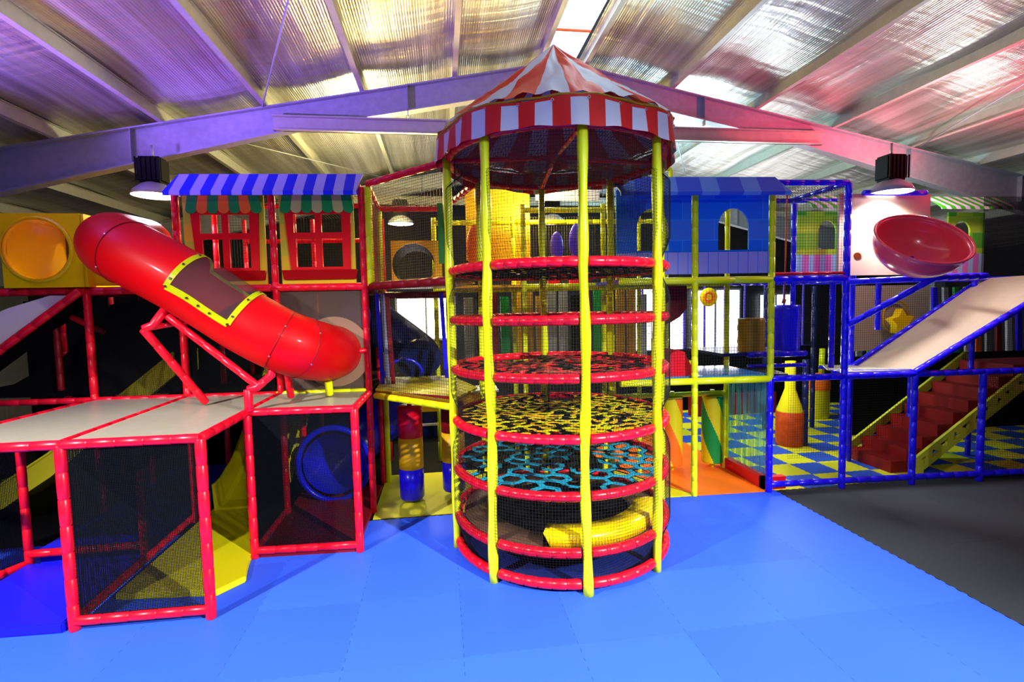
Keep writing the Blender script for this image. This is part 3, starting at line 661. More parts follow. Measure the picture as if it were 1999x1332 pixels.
# tube support
sp = thing('slide_support', 'red angled pipe support holding up the tube slide', 'support', (-2.6, 6.2, LT))
SA, SB, SCn, SD = V((-3.32, 6.15, 2.80)), V((-3.13, 6.25, 3.02)), V((-2.28, 6.22, 2.06)), V((-2.02, 6.26, 2.22))
pad('brace', SA, V((-2.98, 6.75, 1.84)), 'red', sp, 0.045)
pad('brace', SB + V((0.02, 0, -0.08)), SCn + V((0.12, 0, 0.03)), 'red', sp, 0.042)
bend('saddle', [SA, SA + V((0.09, 0.02, 0.04)), SB], 'red', sp, 0.047)
bend('saddle', [SCn, SCn + V((0.1, 0, 0.02)), SD, SD + V((0.02, 0, 0.1))], 'red', sp, 0.047)
pad('post', SCn, V((SCn.x, SCn.y, LT + 0.02)), 'red', sp, 0.05)
pad('post', V((-2.0, 6.9, 1.84)), V((-1.98, 6.7, 2.32)), 'red', sp, 0.045)
pad('brace', SA, V((-2.9, 6.6, 2.9)), 'red', sp, 0.03)
bm = bmesh.new(); box(bm, (-3.17 + 2.6, -0.02, 3.08 - LT), (-3.13 + 2.6, 0.05, 3.22 - LT)); obj('bracket', bm, 'black', sp)
pad('post', V((-1.53, 7.0, 1.83)), V((-1.53, 6.95, 2.02)), 'yellow', sp, 0.05)
pad('brace', V((-1.05, FY(-1.05) - 0.03, 2.40)), V((-1.22, FY(-1.05) - 0.1, 2.38)), 'red', sp, 0.035)

# ------------------------------------------------------------------ red play frame (left part of the front)
rf = thing('red_play_frame', 'tall red padded frame carrying the yellow house fronts', 'play frame', (-2.9, 7.5, 0))
for k, (x, zt) in enumerate(((-4.78, G2), (-3.56, TOP - 0.1), (-2.29, TOP - 0.1), (-1.07, TOP))):
    pad('post', P(x, 0), P(x, zt), 'red', rf, 0.047)
for x in (-6.0, -4.78, -3.58, -2.35, -1.07):
    pad('post', P(x, 0, 1.25), P(x, TOP if x > -4 else G2, 1.25), 'red', rf, 0.042, 0.3)
    pad('post', P(x, 0, 2.5), P(x, TOP if x > -4 else G2, 2.5), 'red', rf, 0.040, 0.4)
for a, b in ((-6.2, -4.78), (-4.78, -3.58), (-3.58, -2.35), (-2.35, -1.07)):
    pad('rail', P(a, G2), P(b, G2), 'red', rf, 0.052); pad('rail', P(a, G1 + 0.02), P(b, G1 + 0.02), 'yellow' if a > -2.4 else 'red', rf, 0.042)
    pad('rail', P(a, G2, 1.25), P(b, G2, 1.25), 'red', rf, 0.045, 0.4)
    if a > -3.6: pad('rail', P(a, TOP, 1.25), P(b, TOP, 1.25), 'red', rf, 0.04, 0.4); pad('rail', P(a, TOP - .4, 2.5), P(b, TOP - .4, 2.5), 'red', rf, 0.04, 0.4)
for a, b in ((-3.58, -2.35), (-2.35, -1.07)): pad('rail', P(a, TOP), P(b, TOP), 'red', rf, 0.045)
for x in (-4.78, -3.58, -2.35, -1.07):
    pad('rail', P(x, G2), P(x, G2, 2.5), 'red', rf, 0.042, 0.4)
pad('brace', P(-5.2, 2.95, 0.3), P(-4.78, 2.72, 0.3), 'red', rf, 0.04)
pad('post', P(-5.45, 1.9, 0.35), P(-5.45, 2.85, 0.35), 'darkred', rf, 0.04)
o = off(rf)
for a, b, z, m in ((-4.78, -1.07, G2 - 0.03, 'darkred'), (-3.58, -1.07, G1 - 0.02, 'black')):
    bm = bmesh.new(); pa, pb = P(a, z, 0.06) - o, P(b, z, 0.06) - o; prism(bm, [pa, pb, pb + V((0, 2.4, 0)), pa + V((0, 2.4, 0))], (0, 0, 0.04)); obj('deck', bm, m, rf)
net(rf, P(-3.58, G2, 1.3), U * 2.5, V((0, 0, 1.35)), 'cord', 0.045, name='net_panel')
net(rf, P(-3.58, TOP, 0.05), U * 2.5, V((0, 2.4, 0)), 'cord', 0.05)
bend('strap', [P(-3.58, G2 - 0.1, 0.1), P(-3.4, G2 - 0.16, 0.15), P(-3.1, G2 - 0.1, 0.1)], 'red', rf, 0.02)
# black vinyl screens low in this frame
bs = thing('black_screen', 'black vinyl screen behind the red posts at the left', 'screen', (-4, 7.7, G1))
fine(bs, P(-4.74, G1 + 0.05, 0.05), U * 2.36, V((0, 0, 1.4)), 'mesh_panel')
bm = bmesh.new(); o = off(bs); pts = [(-7.2, 1.82), (-6.15, 2.0), (-5.75, 2.22), (-5.5, 2.34), (-5.3, 2.55), (-5.0, 2.86), (-4.76, 3.12), (-4.76, 3.3), (-4.4, 3.3), (-2.4, 3.3), (-2.4, 1.8), (-7.2, 1.8)]
prism(bm, [V((x, FY(x) + 0.45, z)) - o for x, z in [(-7.2, 1.82), (-6.15, 2.0), (-5.75, 2.22), (-5.5, 2.34), (-5.3, 2.55), (-5.0, 2.86), (-4.76, 3.12), (-3.62, 3.26), (-3.62, 1.8), (-7.2, 1.8)]], (0, 0.02, 0)); obj('vinyl_sheet', bm, 'black', bs)

t = thing('black_screen', 'black vinyl screen added to darken the rear of the left slide bays', 'screen', (-3, 9.9, 0))  # sheet added to blacken the background and darken under the low frame
bm = bmesh.new(); box(bm, (-4.5, 0.35, 0.0), (1.95, 0.4, 3.25)); obj('vinyl_sheet', bm, 'black', t)
# beige ramp slide at the far left
rs = thing('ramp_slide', 'cream chute with a red rail running off the left edge', 'slide', (-5, 7.5, 2.5)); o = off(rs)
pad('rail', (-4.79, 7.5, 3.30), (-6.35, 7.5, 2.12), 'red', rs, 0.052)
bm = bmesh.new(); prism(bm, [V((-4.86, 7.56, 3.24)) - o, V((-6.35, 7.56, 2.13)) - o, V((-6.35, 7.56, 2.82)) - o, V((-5.7, 7.56, 3.09)) - o, V((-5.2, 7.56, 3.245)) - o], (0, 0.02, 0)); obj('side_board', bm, 'ivory', rs)
bm = bmesh.new(); prism(bm, [V((-4.86, 7.58, 3.22)) - o, V((-6.35, 7.58, 2.10)) - o, V((-6.35, 8.0, 2.10)) - o, V((-4.86, 8.0, 3.22)) - o], (0, 0, 0.02)); obj('chute', bm, 'black', rs)

# yellow cube with bubble window
yc = thing('crawl_cube', 'yellow plastic crawl cube with a round bubble window', 'crawl cube', (-5.17, 7.5, G2 + 0.05)); o = off(yc)
cutout('front_panel', [rect(-0.5, 0, 0.45, 0.97), circle2(-0.07, 0.50, 0.40, 48)], 0.05, 'yplastic', yc, (-5.17, 7.50, G2 + 0.05))
bm = bmesh.new(); box(bm, (-0.5, 0.02, 0.0), (0.45, 1.1, 0.04)); box(bm, (-0.5, 0.02, 0.93), (0.45, 1.1, 0.97)); box(bm, (-0.5, 0.02, 0), (-0.46, 1.1, 0.97)); box(bm, (0.41, 0.02, 0), (0.45, 0.30, 0.97)); box(bm, (0.41, 0.85, 0), (0.45, 1.1, 0.97)); obj('shell', bm, 'yplastic', yc)
bm = bmesh.new(); sweep(bm, [(-0.07 + 0.41 * math.cos(q), -0.035, 0.50 + 0.41 * math.sin(q)) for q in [2 * PI * i / 48 for i in range(48)]], 0.03, 8, closed=True); WR = obj('window_ring', bm, 'yplastic', yc)
bm = bmesh.new()
for j in range(9):
    pass
prof = [(0.40 * math.cos(t), 0.20 * math.sin(t)) for t in [PI / 2 * i / 8 for i in range(9)]]
rr = []
for r, h in prof: rr.append([bm.verts.new((-0.07 + max(r, 0.004) * math.cos(2 * PI * k / 32), -0.03 - h, 0.50 + max(r, 0.004) * math.sin(2 * PI * k / 32))) for k in range(32)])
for a, b in zip(rr, rr[1:]):
    for k in range(32): f = bm.faces.new((a[k], a[(k + 1) % 32], b[(k + 1) % 32], b[k])); f.smooth = True
obj('bubble_window', bm, 'amber_plexi', WR)
cutout('side_flange', [rect(0, 0, 0.9, 0.97), circle2(0.45, 0.5, 0.36, 40)], 0.03, 'yplastic', yc, (-4.70, 7.50, G2 + 0.05), (0, 1, 0))
bm = bmesh.new(); box(bm, (0.47, 0.12, 0.02), (1.05, 0.16, 0.95)); obj('joining_panel', bm, 'yplastic', yc)
cutout('back_panel', [rect(-0.5, 0, 0.45, 0.97), circle2(-0.10, 0.48, 0.33, 40)], 0.04, 'navy', yc, (-5.17, 8.60, G2 + 0.05))

# house fronts
M['sillpaint'] = mat('dark_red_paint', (0.34, 0.002, 0.003), 0.6, spec=0.05)
M['redpaint'] = mat('red_paint', (0.70, 0.004, 0.006), 0.5, spec=0.15)
M['lime2'] = mat('cream_green_paint', (0.50, 0.50, 0.14), 0.5)
def house(x0, x1, label, sx=0):
    t = thing('house_front', label, 'house front', P(x0, G2)); w = x1 - x0
    o = P(x0, G2, 0.0)
    cx = w * 0.5 + 0.02
    cutout('wall_board', [rect(0.06, 0.05, w - 0.06, 1.38), rect(cx - 0.38, 0.24, cx + 0.38, 1.04)], 0.03, 'brick_yellow', t, o, U)
    z0, z1 = 0.24, 1.07; xa, xb = cx - 0.42, cx + 0.42
    def r(a, b, c, d): return rect(a, b, c, d)
    m_ = 0.07; mid = (z0 + z1) / 2 + 0.06
    cutout('window_frame', [[(xa - 0.03, z1), (xa + 0.03, z0 - 0.02), (xb - 0.0, z0 - 0.02), (xb + 0.03, z1)], r(cx - 0.33, mid + 0.04, cx - 0.045, z1 - 0.06), r(cx + 0.045, mid + 0.04, cx + 0.32, z1 - 0.06), r(cx - 0.31, z0 + 0.04, cx - 0.045, mid - 0.04), r(cx + 0.045, z0 + 0.04, cx + 0.32, mid - 0.04)], 0.03, 'redpaint', t, o + V((0, -0.03, 0)), U)
    cutout('window_sill', [[(cx - 0.49, 0.11), (cx + 0.49, 0.11), (cx + 0.51, 0.24), (cx - 0.51, 0.24)]], 0.05, 'sillpaint', t, o + V((0, -0.04, 0)), U)
    n = 7; aw = 1.0; s = aw / n
    for k in range(n):
        c = cx - aw / 2 + s * (k + 0.5); f = (k + 0.5 - n / 2) / n
        top = 1.37; bot = 1.08
        pts = [(c + s / 2, bot)] + [(c - s / 2 * math.cos(PI * j / 8 + 0) * -1 if False else c + s / 2 * math.cos(PI * j / 8), bot - s * 0.42 * math.sin(PI * j / 8)) for j in range(1, 8)] + [(c - s / 2, bot)]
        pts = [(x, y) for x, y in pts] + [(c - s / 2 - f * 0.12, top), (c + s / 2 - f * 0.12, top)]
        cutout('scallop', [pts], 0.012, 'green' if k % 2 == 0 else ('orange' if sx == 0 else 'lime2'), t, o + V((0, -0.055, 0)), U)
    return t
house(-3.52, -2.33, 'yellow block house front left, red window under green and orange scallops', 0)
house(-2.25, -1.12, 'yellow block house front right, red window under green and cream scallops', 1)
t = thing('awning', 'long blue and white striped awning over the two yellow house fronts', 'awning', P(-3.62, 4.58)); o = off(t)
bm = bmesh.new(); pts0 = P(-3.62, 4.60, -0.30) - o; e = U * 2.47
prism(bm, [P(-3.56, 4.57, -0.26) - o, P(-3.50, 4.85, 0.02) - o, P(-3.50, 4.87, 0.02) - o, P(-3.57, 4.57, -0.29) - o, P(-3.57, 4.52, -0.29) - o, P(-3.56, 4.52, -0.26) - o], e)
bmesh.ops.recalc_face_normals(bm, faces=bm.faces); obj('fabric', bm, 'awning_blue', t)
cutout('end_board', [[(0, 0), (0.26, 0), (0.26, 0.25)]], 0.015, 'blue', t, P(-3.50, 4.56, -0.24), (0, 1, 0))
cutout('end_board', [[(0, 0), (0.26, 0), (0.26, 0.25)]], 0.015, 'blue', t, P(-1.10, 4.56, -0.24), (0, 1, 0))

# ------------------------------------------------------------------ netted bridge bay between red frame and tower
TL = V((TX - TR - 0.05, TY + 0.12, 0)); TLb = V((TX - 0.95, TY + 1.05, 0))
bb = thing('bridge_bay', 'netted bay joining the red frame to the round tower', 'play frame', (-0.5, 7.4, 0))
pad('post', P(-0.98, G2), P(-0.98, TOP), 'yellow', bb, 0.05)
q = V((-0.98, FY(-0.98), 0)); q2 = V((-0.98, 8.65, 0)); q3 = V((0.12, 8.6, 0))
for z, m, r in ((TOP + 0.05, 'red', 0.045), (G2, 'darkred', 0.055)):
    pad('rail', zz(q, z), zz(TL, z), m, bb, r); pad('rail', zz(q2, z - 0.1), zz(q3, z - 0.1), m, bb, r); pad('rail', zz(q, z), zz(q2, z - 0.1), m, bb, r * 0.8)
pad('rail', zz(TLb, TOP), zz(TLb, TOP) + V((-0.3, 1.3, 0)), 'red', bb, 0.045)
pad('fascia', zz(q, 1.73), zz(TL, 1.73), 'yellow', bb, 0.047)
for p in (q2, q3): pad('post', zz(p, 0), zz(p, TOP), 'yellow', bb, 0.045, 0.4)
bm = bmesh.new(); o = off(bb)
prism(bm, [zz(q, 1.79) - o, zz(TL, 1.79) - o, zz(TLb, 1.79) - o, zz(q3, 1.79) - o, zz(q2, 1.79) - o], (0, 0, 0.03)); obj('deck', bm, 'ymat', bb)
bm = bmesh.new(); prism(bm, [zz(q, 1.78) - o, zz(TL, 1.78) - o, zz(TL, 1.86) - o, zz(q, 1.80) - o], (0, 0.03, 0)); obj('deck_edge', bm, 'darkred', bb)
bm = bmesh.new(); prism(bm, [zz(q, G2) - o, zz(TL, G2) - o, zz(TLb, G2) - o, zz(q3, G2) - o, zz(q2, G2) - o], (0, 0, 0.03)); obj('deck', bm, 'amber', bb)
n_ = TL - q
net(bb, zz(q, 1.8), n_, V((0, 0, 1.5)), 'cord', 0.042); net(bb, zz(q, G2), n_, V((0, 0, 1.38)), 'bcord', 0.036, 0.0024)
net(bb, zz(q, TOP), V((0, 1.25, -0.05)), V((1.1, 0, 0)), 'bcord', 0.045, 0.0024)
net(bb, zz(q2, G2), q3 - q2, V((0, 0, 1.35)), 'bcord', 0.04)
net(bb, zz(q, G2), V((0, 1.25, 0)), V((0, 0, 1.35)), 'bcord', 0.04); net(bb, zz(q3, 0.1), V((0, -1.2, 0)), V((0, 0, 1.6)), 'cord', 0.045)
for dx, m in ((0.05, 'blue'), (0.13, 'galv'), (0.2, 'darkred')):
    bm = bmesh.new(); prism(bm, [V((q.x + dx, q.y + 0.25, 1.85)) - o, V((q.x + dx + 0.06, q.y + 0.25, 1.85)) - o, V((q.x + dx + 0.02, q.y + 0.25, 3.2)) - o, V((q.x + dx - 0.04, q.y + 0.25, 3.2)) - o], (0, 0.03, 0)); obj('hanging_strip', bm, m, bb)
bm = bmesh.new(); prism(bm, [V((0.02, 7.7, 1.9)) - o, V((0.08, 7.7, 1.9)) - o, V((0.03, 7.7, 3.2)) - o, V((-0.03, 7.7, 3.2)) - o], (0, 0.03, 0)); obj('hanging_strip', bm, 'blue', bb)
hp = cutout('crawl_hole_panel', [rect(-0.36, 0, 0.46, 0.72), circle2(0.0, 0.33, 0.345, 40)], 0.04, 'amber', None, (-0.43, 8.45, G2 + 0.06)); tag(hp, 'amber panel with a large round crawl hole in the netted bay', 'panel')
ht = bmesh.new(); sweep(ht, [(-0.43, 8.5, G2 + 0.39), (-0.43, 9.6, G2 + 0.39)], 0.35, 32, cap=False); tag(obj('crawl_tube', ht, 'black'), 'dark crawl tube behind the round hole of the amber panel', 'crawl tube')
bm = bmesh.new(); box(bm, (-0.02, 7.9, 3.66), (0.16, 7.98, 4.58)); tag(obj('green_pad', bm, 'green'), 'dark green upright pad beside the tower in the netted bay', 'pad')
sp2 = thing('spiral_slide', 'dark blue curved spiral tube slide in the bay left of the tower', 'slide', (-0.7, 8.6, G1))
o = off(sp2); bm = bmesh.new()
pts = [V((-1.35, 8.75, 2.95)), V((-0.95, 8.8, 2.62)), V((-0.62, 8.75, 2.36)), V((-0.42, 8.6, 2.2)), V((-0.38, 8.45, 2.12))]
sweep(bm, [p - o for p in catmull(pts)], 0.36, 28); obj('tube', bm, 'navy', sp2)
bm = bmesh.new(); sweep(bm, [V((-0.62 + 0.28 * math.cos(a), 8.12 + 0.05 * math.cos(a), 1.92 + 0.25 * math.sin(a))) - o for a in [PI * i / 16 for i in range(17)]], 0.03, 8); obj('tube_lip', bm, 'blue_plastic', sp2)
bm = bmesh.new(); r = bmesh.ops.create_uvsphere(bm, u_segments=24, v_segments=16, radius=0.34); bmesh.ops.scale(bm, verts=bm.verts, vec=(0.85, 0.7, 1.0)); o2 = obj('tube_bend', bm, 'purple', sp2, True); o2.location = V((-1.42, 8.35, 2.88)) - o

# hanging bags
def bag(x, y, z0, z1, r, bands, label, name='punch_bag', cat='punch bag', group=None):
    t = thing(name, label, cat, (x, y, z0), group); n = len(bands); h = (z1 - z0) / n
    for k, m in enumerate(bands):
        bm = bmesh.new(); a, b = k * h, (k + 1) * h
        lathe(bm, [(0.001, a)] + ([(r * 0.9, a), (r, a + 0.03)] if k == 0 else [(r, a)]) + [(r * 1.01, (a + b) / 2)] + ([(r, b - 0.03), (r * 0.9, b)] if k == n - 1 else [(r, b)]) + [(0.001, b)], seg=28); obj('band', bm, m, t)
    bm = bmesh.new(); sweep(bm, [(0, 0, z1 - z0 - 0.01), (0, 0, z1 - z0 + 0.14)], 0.035, 8); obj('hanger', bm, bands[-1], t)
    return t
bag(-0.53, 7.72, 0.06, 1.50, 0.185, ['blue', 'amber', 'red'], 'hanging red, yellow and blue punch bag clear of the tower', group='banded punch bags')
bag(0.12, 7.85, 0.10, 1.50, 0.18, ['blue', 'amber', 'darkred'], 'hanging banded punch bag half hidden behind the left tower pole', group='banded punch bags')
bag(10.9, 11.35, 0.02, 1.40, 0.095, ['darkred', 'amber', 'darkred'], 'red and yellow padded post far behind the red stairs', 'padded_post', 'padded post')

# striped rollers
def roller(x, y, z0, z1, r, m, label):
    t = thing('foam_roller', label, 'roller', (x, y, 0), 'striped upright rollers'); seg = 96; H = z1 - z0
    bm = bmesh.new(); nz = 72; rings = lathe(bm, [(r, z0 + H * i / nz) for i in range(nz + 1)], seg=seg)
    for f in bm.faces:
        c = f.calc_center_median(); a = math.atan2(c.y, c.x); f.material_index = int(math.floor((a / (2 * PI) * 4 + (c.z) * 1.6) )) % 2
    bm.faces.new(rings[0][::-1]); bm.faces.new(rings[-1]); obj('sleeve', bm, m, t)
    bm = bmesh.new(); sweep(bm, [(0, 0, 0), (0, 0, z1 + 0.1)], 0.04, 10); obj('axle', bm, 'yellow', t)
roller(3.98, 8.3, 0.12, 1.32, 0.18, ['ymat', 'orange'], 'upright roller with orange and yellow spiral stripes')
roller(4.74, 8.3, 0.12, 1.32, 0.18, ['ymat', 'green'], 'upright roller with green and yellow spiral stripes')

# ------------------------------------------------------------------ yellow play frame (right of the tower)
yf = thing('yellow_play_frame', 'yellow padded frame carrying the blue castle front', 'play frame', (3.8, 7.2, 0))
XA, XB, XC = 2.62, 3.77, 4.97
pad('post', P(XB, 0), P(XB, TOP - 0.12), 'yellow', yf, 0.047)
pad('post', P(XC, G1), P(XC, TOP - 0.12), 'yellow', yf, 0.047)
for z in (G2, G1):
    pad('rail', P(XA, z), P(XB, z), 'yellow', yf, 0.052, 0.5); pad('rail', P(XB, z), P(XC, z), 'yellow', yf, 0.052, 0.5)
for d in (1.2, 2.4):
    for x in (-0.1, 1.4, XA + 0.15, XB + 0.1, XC):
        if x == XC and d > 2 or x < 1 and d < 2: continue
        pad('post', P(x, 0, d), P(x, TOP, d), 'yellow', yf, 0.043, 0.4)
    pad('rail', P(-0.1 if d > 2 else 1.4, TOP - 0.1, d), P(XC, TOP - 0.1, d), 'yellow', yf, 0.045, 0.5)
    pad('rail', P(-0.1 if d > 2 else 1.4, G2, d), P(XC, G2, d), 'yellow', yf, 0.045, 0.5)
    pad('rail', P(XA, 1.36 if d < 2 else G1, d), P(XC, 1.36 if d < 2 else G1, d), 'yellow', yf, 0.045, 0.5)
pad('post', P(3.35, 0, 1.1), P(3.35, 1.7, 1.1), 'yellow', yf, 0.04)
pad('post', P(XC - 0.02, 0, 1.2), P(XC - 0.02, 1.4, 1.2), 'yellow', yf, 0.045)
o = off(yf)
for a, b, z, m, d in ((XA, XC, G1 + 0.03, 'skyblue', 1.2), (XA, XC, G2 + 0.0, 'blue', 2.4), (0.2, XA, G2, 'amber', 2.4)):
    bm = bmesh.new(); y0 = 0.05 if a > 2 else 1.2; pa, pb = P(a, z, y0) - o, P(b, z, y0) - o; prism(bm, [pa, pb, pb + V((0, d, 0)), pa + V((0, d, 0))], (0, 0, 0.04)); obj('deck', bm, m, yf)
net(yf, P(XB, G1), U * 1.2, V((0, 0, 1.5)), 'cord', 0.045); net(yf, P(XA, G1), U * 1.15, V((0, 0, 1.5)), 'cord', 0.045)
net(yf, P(XA, G2, 1.2), U * 2.35, V((0, 0, 1.35)), 'cord', 0.045); net(yf, P(-0.1, G1, 2.4), U * 5.0, V((0, 0, 2.9)), 'bcord', 0.05, 0.003)
net(yf, P(1.4, 0, 1.2), U * 1.2, V((0, 0, 1.7)), 'cord', 0.045)
# castle front boards
cf = thing('castle_front', 'blue painted castle front with two arched window holes', 'house front', P(2.55, G2))
def castle(x0, x1, cx, side):
    w = x1 - x0
    cutout('wall_board', [rect(0, 0.10, w, 1.34), arch(cx - x0, 0.45, 0.48, 0.62)], 0.03, 'brick_blue', cf, P(x0, G2, 0.02), U)
    cutout('plank_board', [rect(0, 0.10, w, 0.42)], 0.012, 'lilacplank', cf, P(x0, G2, -0.005), U)
M['lilacplank'] = stripes('lilac_painted_planks', (0.05, 0.16, 0.72), (0.30, 0.32, 0.66), 0.155, duty=0.93)
castle(2.58, 3.72, 3.13, -1); castle(3.82, 4.92, 4.37, 1)
t = thing('awning', 'blue tiled roof awning over the castle front', 'awning', P(2.5, 4.56)); o = off(t)
bm = bmesh.new(); prism(bm, [P(2.55, 4.54, -0.26) - o, P(2.5, 4.80, 0.02) - o, P(2.5, 4.83, 0.02) - o, P(2.55, 4.55, -0.28) - o, P(2.55, 4.50, -0.28) - o, P(2.55, 4.50, -0.26) - o], U * 2.52); bmesh.ops.recalc_face_normals(bm, faces=bm.faces); obj('fabric', bm, 'awning_tile', t)
bend('roof_hook', [P(3.42, 4.62, 0.05), P(3.42, 4.95, 0.05), P(3.22, 4.95, 0.05), P(3.22, 4.86, 0.05)], 'yellow', cf, 0.03, 0.5)
# things on the blue deck
bm = bmesh.new(); prism(bm, [(3.36, 7.25, G1 + 0.07), (3.86, 7.25, G1 + 0.07), (3.68, 7.25, G1 + 0.44), (3.58, 7.25, G1 + 0.47), (3.46, 7.25, G1 + 0.42)], (0, 0.7, 0)); tag(obj('foam_wedge', bm, 'red'), 'red foam hump on the blue deck right beside the tower', 'foam shape')
hpts = [(3.62, 3.26), (4.10, 3.26), (4.10, 2.88), (3.98, 2.74), (3.80, 2.64), (3.62, 2.60)]
t = thing('arrow_board', 'dark red rounded board with a yellow arrow under the castle front', 'board', (3.6, 8.0, 2.6)); o = off(t)
bm = bmesh.new(); prism(bm, [V((x, 8.0, z)) - o for x, z in hpts], (0, 0.04, 0)); obj('panel', bm, 'darkred', t)
bm = bmesh.new(); prism(bm, [V((x, 7.985, z)) - o for x, z in ((3.66, 2.92), (3.80, 3.02), (3.80, 2.76), (3.76, 2.82), (3.68, 2.88))], (0, 0.014, 0)); obj('arrow', bm, 'amber', t)

# ------------------------------------------------------------------ strip curtain and red base
t = thing('strip_curtain', 'teal tinted clear strip curtain beside the striped rollers', 'curtain', (5.0, 7.2, 0)); o = off(t)
for k in range(14):
    y = FY(4.98) + 0.08 + k * 0.088; bm = bmesh.new(); x = 5.0 + 0.012 * (k % 2); bow = random.uniform(-0.02, 0.02)
    vs = []
    for j in range(9):
        z = 0.12 + (G1 - 0.2) * j / 8; dx = bow * math.sin(PI * j / 8)
        vs.append([bm.verts.new(V((x + dx, y, z)) - o), bm.verts.new(V((x + dx + 0.012, y + 0.05, z)) - o), bm.verts.new(V((x + dx, y + 0.098, z)) - o)])
    for a, b in zip(vs, vs[1:]):
        for q in range(2): bm.faces.new((a[q], a[q + 1], b[q + 1], b[q]))
    obj('strip', bm, 'curtain', t)
bm = bmesh.new(); box(bm, (4.93, 7.12, 0.0), (5.05, 8.35, 0.2)); box(bm, (4.93, 7.12, 0.0), (5.32, 7.22, 0.2)); tag(obj('red_foam_kerb', bm, 'red'), 'low red foam kerb under the strip curtain', 'kerb')

# ------------------------------------------------------------------ blue play frame
bf = thing('blue_play_frame', 'blue padded frame enclosing the checkered floor at the right', 'play frame', (6.2, 7.0, 0))
X = [4.97, 6.17, 7.35, 8.52, 9.72, 10.9]
pad('post', P(X[0], 0), P(X[0], G1), 'blue', bf, 0.05); pad('post', P(X[1], 0), P(X[1], TOP + 0.05), 'blue', bf, 0.05)
for x in X[2:]: pad('post', P(x, 0), P(x, G1), 'blue', bf, 0.05)
for a, b in zip(X, X[1:]):
    pad('rail', P(a, 0.12), P(b, 0.12), 'blue', bf, 0.048); pad('rail', P(a, G1), P(b, G1), 'blue', bf, 0.05)
pad('rail', P(X[0], G2), P(X[1], G2), 'blue', bf, 0.052); pad('rail', P(X[0], TOP + 0.06), P(X[1], TOP + 0.06), 'blue', bf, 0.045)
pad('rail', P(X[0], G2 + 0.08), P(X[1], G2 + 0.08), 'red', bf, 0.022)
for x in (X[0] + 0.15, X[1]):
    pad('rail', P(x, TOP + 0.06), P(x, TOP + 0.06, 1.25), 'blue', bf, 0.04); pad('rail', P(x, G2), P(x, G2, 1.25), 'blue', bf, 0.045)
for x in (X[1] + 0.05, X[2], X[3], X[4]):
    pad('post', P(x, 2.1 if x < 7 else 0, 1.25), P(x, 1.7 if x == X[3] else (TOP if x < 9 else G2), 1.25), 'blue', bf, 0.043, 0.3)
    if x > 7.3: pad('post', P(x, 0, 3.7), P(x, G2, 3.7), 'navy', bf, 0.05, 0.5)
pad('rail', P(X[0] + 0.3, G2, 1.25), P(12.5, G2, 1.25), 'blue', bf, 0.045); pad('rail', P(X[0] + 0.3, TOP + 0.05, 1.25), P(X[2], TOP + 0.05, 1.25), 'blue', bf, 0.04)
pad('rail', P(X[0] + 0.2, 2.06, 0.9), P(X[1] + 0.05, 2.06, 0.9), 'blue', bf, 0.05); pad('rail', P(X[0] + 0.2, 1.86, 0.9), P(X[1] + 0.05, 1.86, 0.9), 'blue', bf, 0.035)
pad('post', P(X[1] + 0.27, G1 + .02, 0.6), P(X[1] + 0.27, G2, 0.6), 'blue', bf, 0.045)
pad('rail', P(X[1], 1.82, 0.25), P(X[2], 1.82, 0.06), 'blue', bf, 0.03)
pad('post', (7.28, 9.2, 0), (7.28, 9.2, G1), 'navy', bf, 0.06)
o = off(bf)
bm = bmesh.new(); prism(bm, [P(4.75, 2.04, 0.95) - o, P(6.25, 2.04, 0.95) - o, P(6.25, 2.04, 2.3) - o, P(4.75, 2.04, 2.3) - o], (0, 0, 0.05)); obj('deck', bm, 'navy', bf)
bm = bmesh.new(); prism(bm, [P(5.05, G1 + 0.03, 0.06) - o, P(5.3, G1 + 0.03, 0.06) - o, P(5.5, G1 + 0.03, 0.9) - o, P(5.05, G1 + 0.03, 0.9) - o], (0, 0, 0.03)); obj('deck', bm, 'black', bf)
net(bf, P(X[0], G1), U * 1.2, V((0, 0, 1.5)), 'cord', 0.045); net(bf, P(X[0], G2), U * 1.2, V((0, 0, 1.42)), 'cord', 0.045)
net(bf, P(X[0], TOP, 0), U * 1.2, V((0, 1.25, 0)), 'cord', 0.045)
net(bf, P(X[1], 0.1, 1.25), U * 2.3, V((0, 0, 1.65)), 'cord', 0.045); net(bf, P(X[1] + 0.3, G1, 1.3), U * 5.5, V((0, 0, 1.5)), 'cord', 0.042)
net(bf, P(X[3], 0.1, 0.02), U * 3.6, V((0, 0, 1.65)), 'mesh', 0.03, 0.003)
fine(bf, P(9.9, G2, 1.3), U * 3.6, V((0, 0, 1.5)))

# ramp
rp = thing('ramp_slide', 'beige chute with blue padded rails climbing to the right edge', 'slide', (7.3, 7.4, G1)); o = off(rp)
FA, FB = V((7.34, 6.90, 1.80)), V((10.2, 6.80, 3.34)); BA, BB = V((7.30, 8.05, 1.80)), V((9.95, 8.1, 3.28))
pad('rail', FA, FB, 'blue', rp, 0.05); pad('rail', V((7.12, 8.0, 1.70)), BB, 'blue', rp, 0.05)
bm = bmesh.new(); prism(bm, [FA - o + V((0, .05, -.03)), FB - o + V((0, .05, -.03)), BB - o + V((0, 0, 0)), BA - o + V((-.1, 0, -.1))], (0, 0, 0.03)); obj('chute', bm, 'beige', rp)
bm = bmesh.new(); prism(bm, [P(6.22, G1 + 0.04, 0.04) - o, P(7.3, G1 + 0.04, 0.04) - o, V((7.2, 8.0, G1 + 0.0)) - o, P(6.6, G1 + 0.04, 1.0) - o, P(6.22, G1 + 0.04, 0.4) - o], (0, 0, 0.02)); obj('landing', bm, 'cream', rp)
pad('rail', P(6.5, G1 + 0.02, 0.95), FA, 'blue', rp, 0.03)
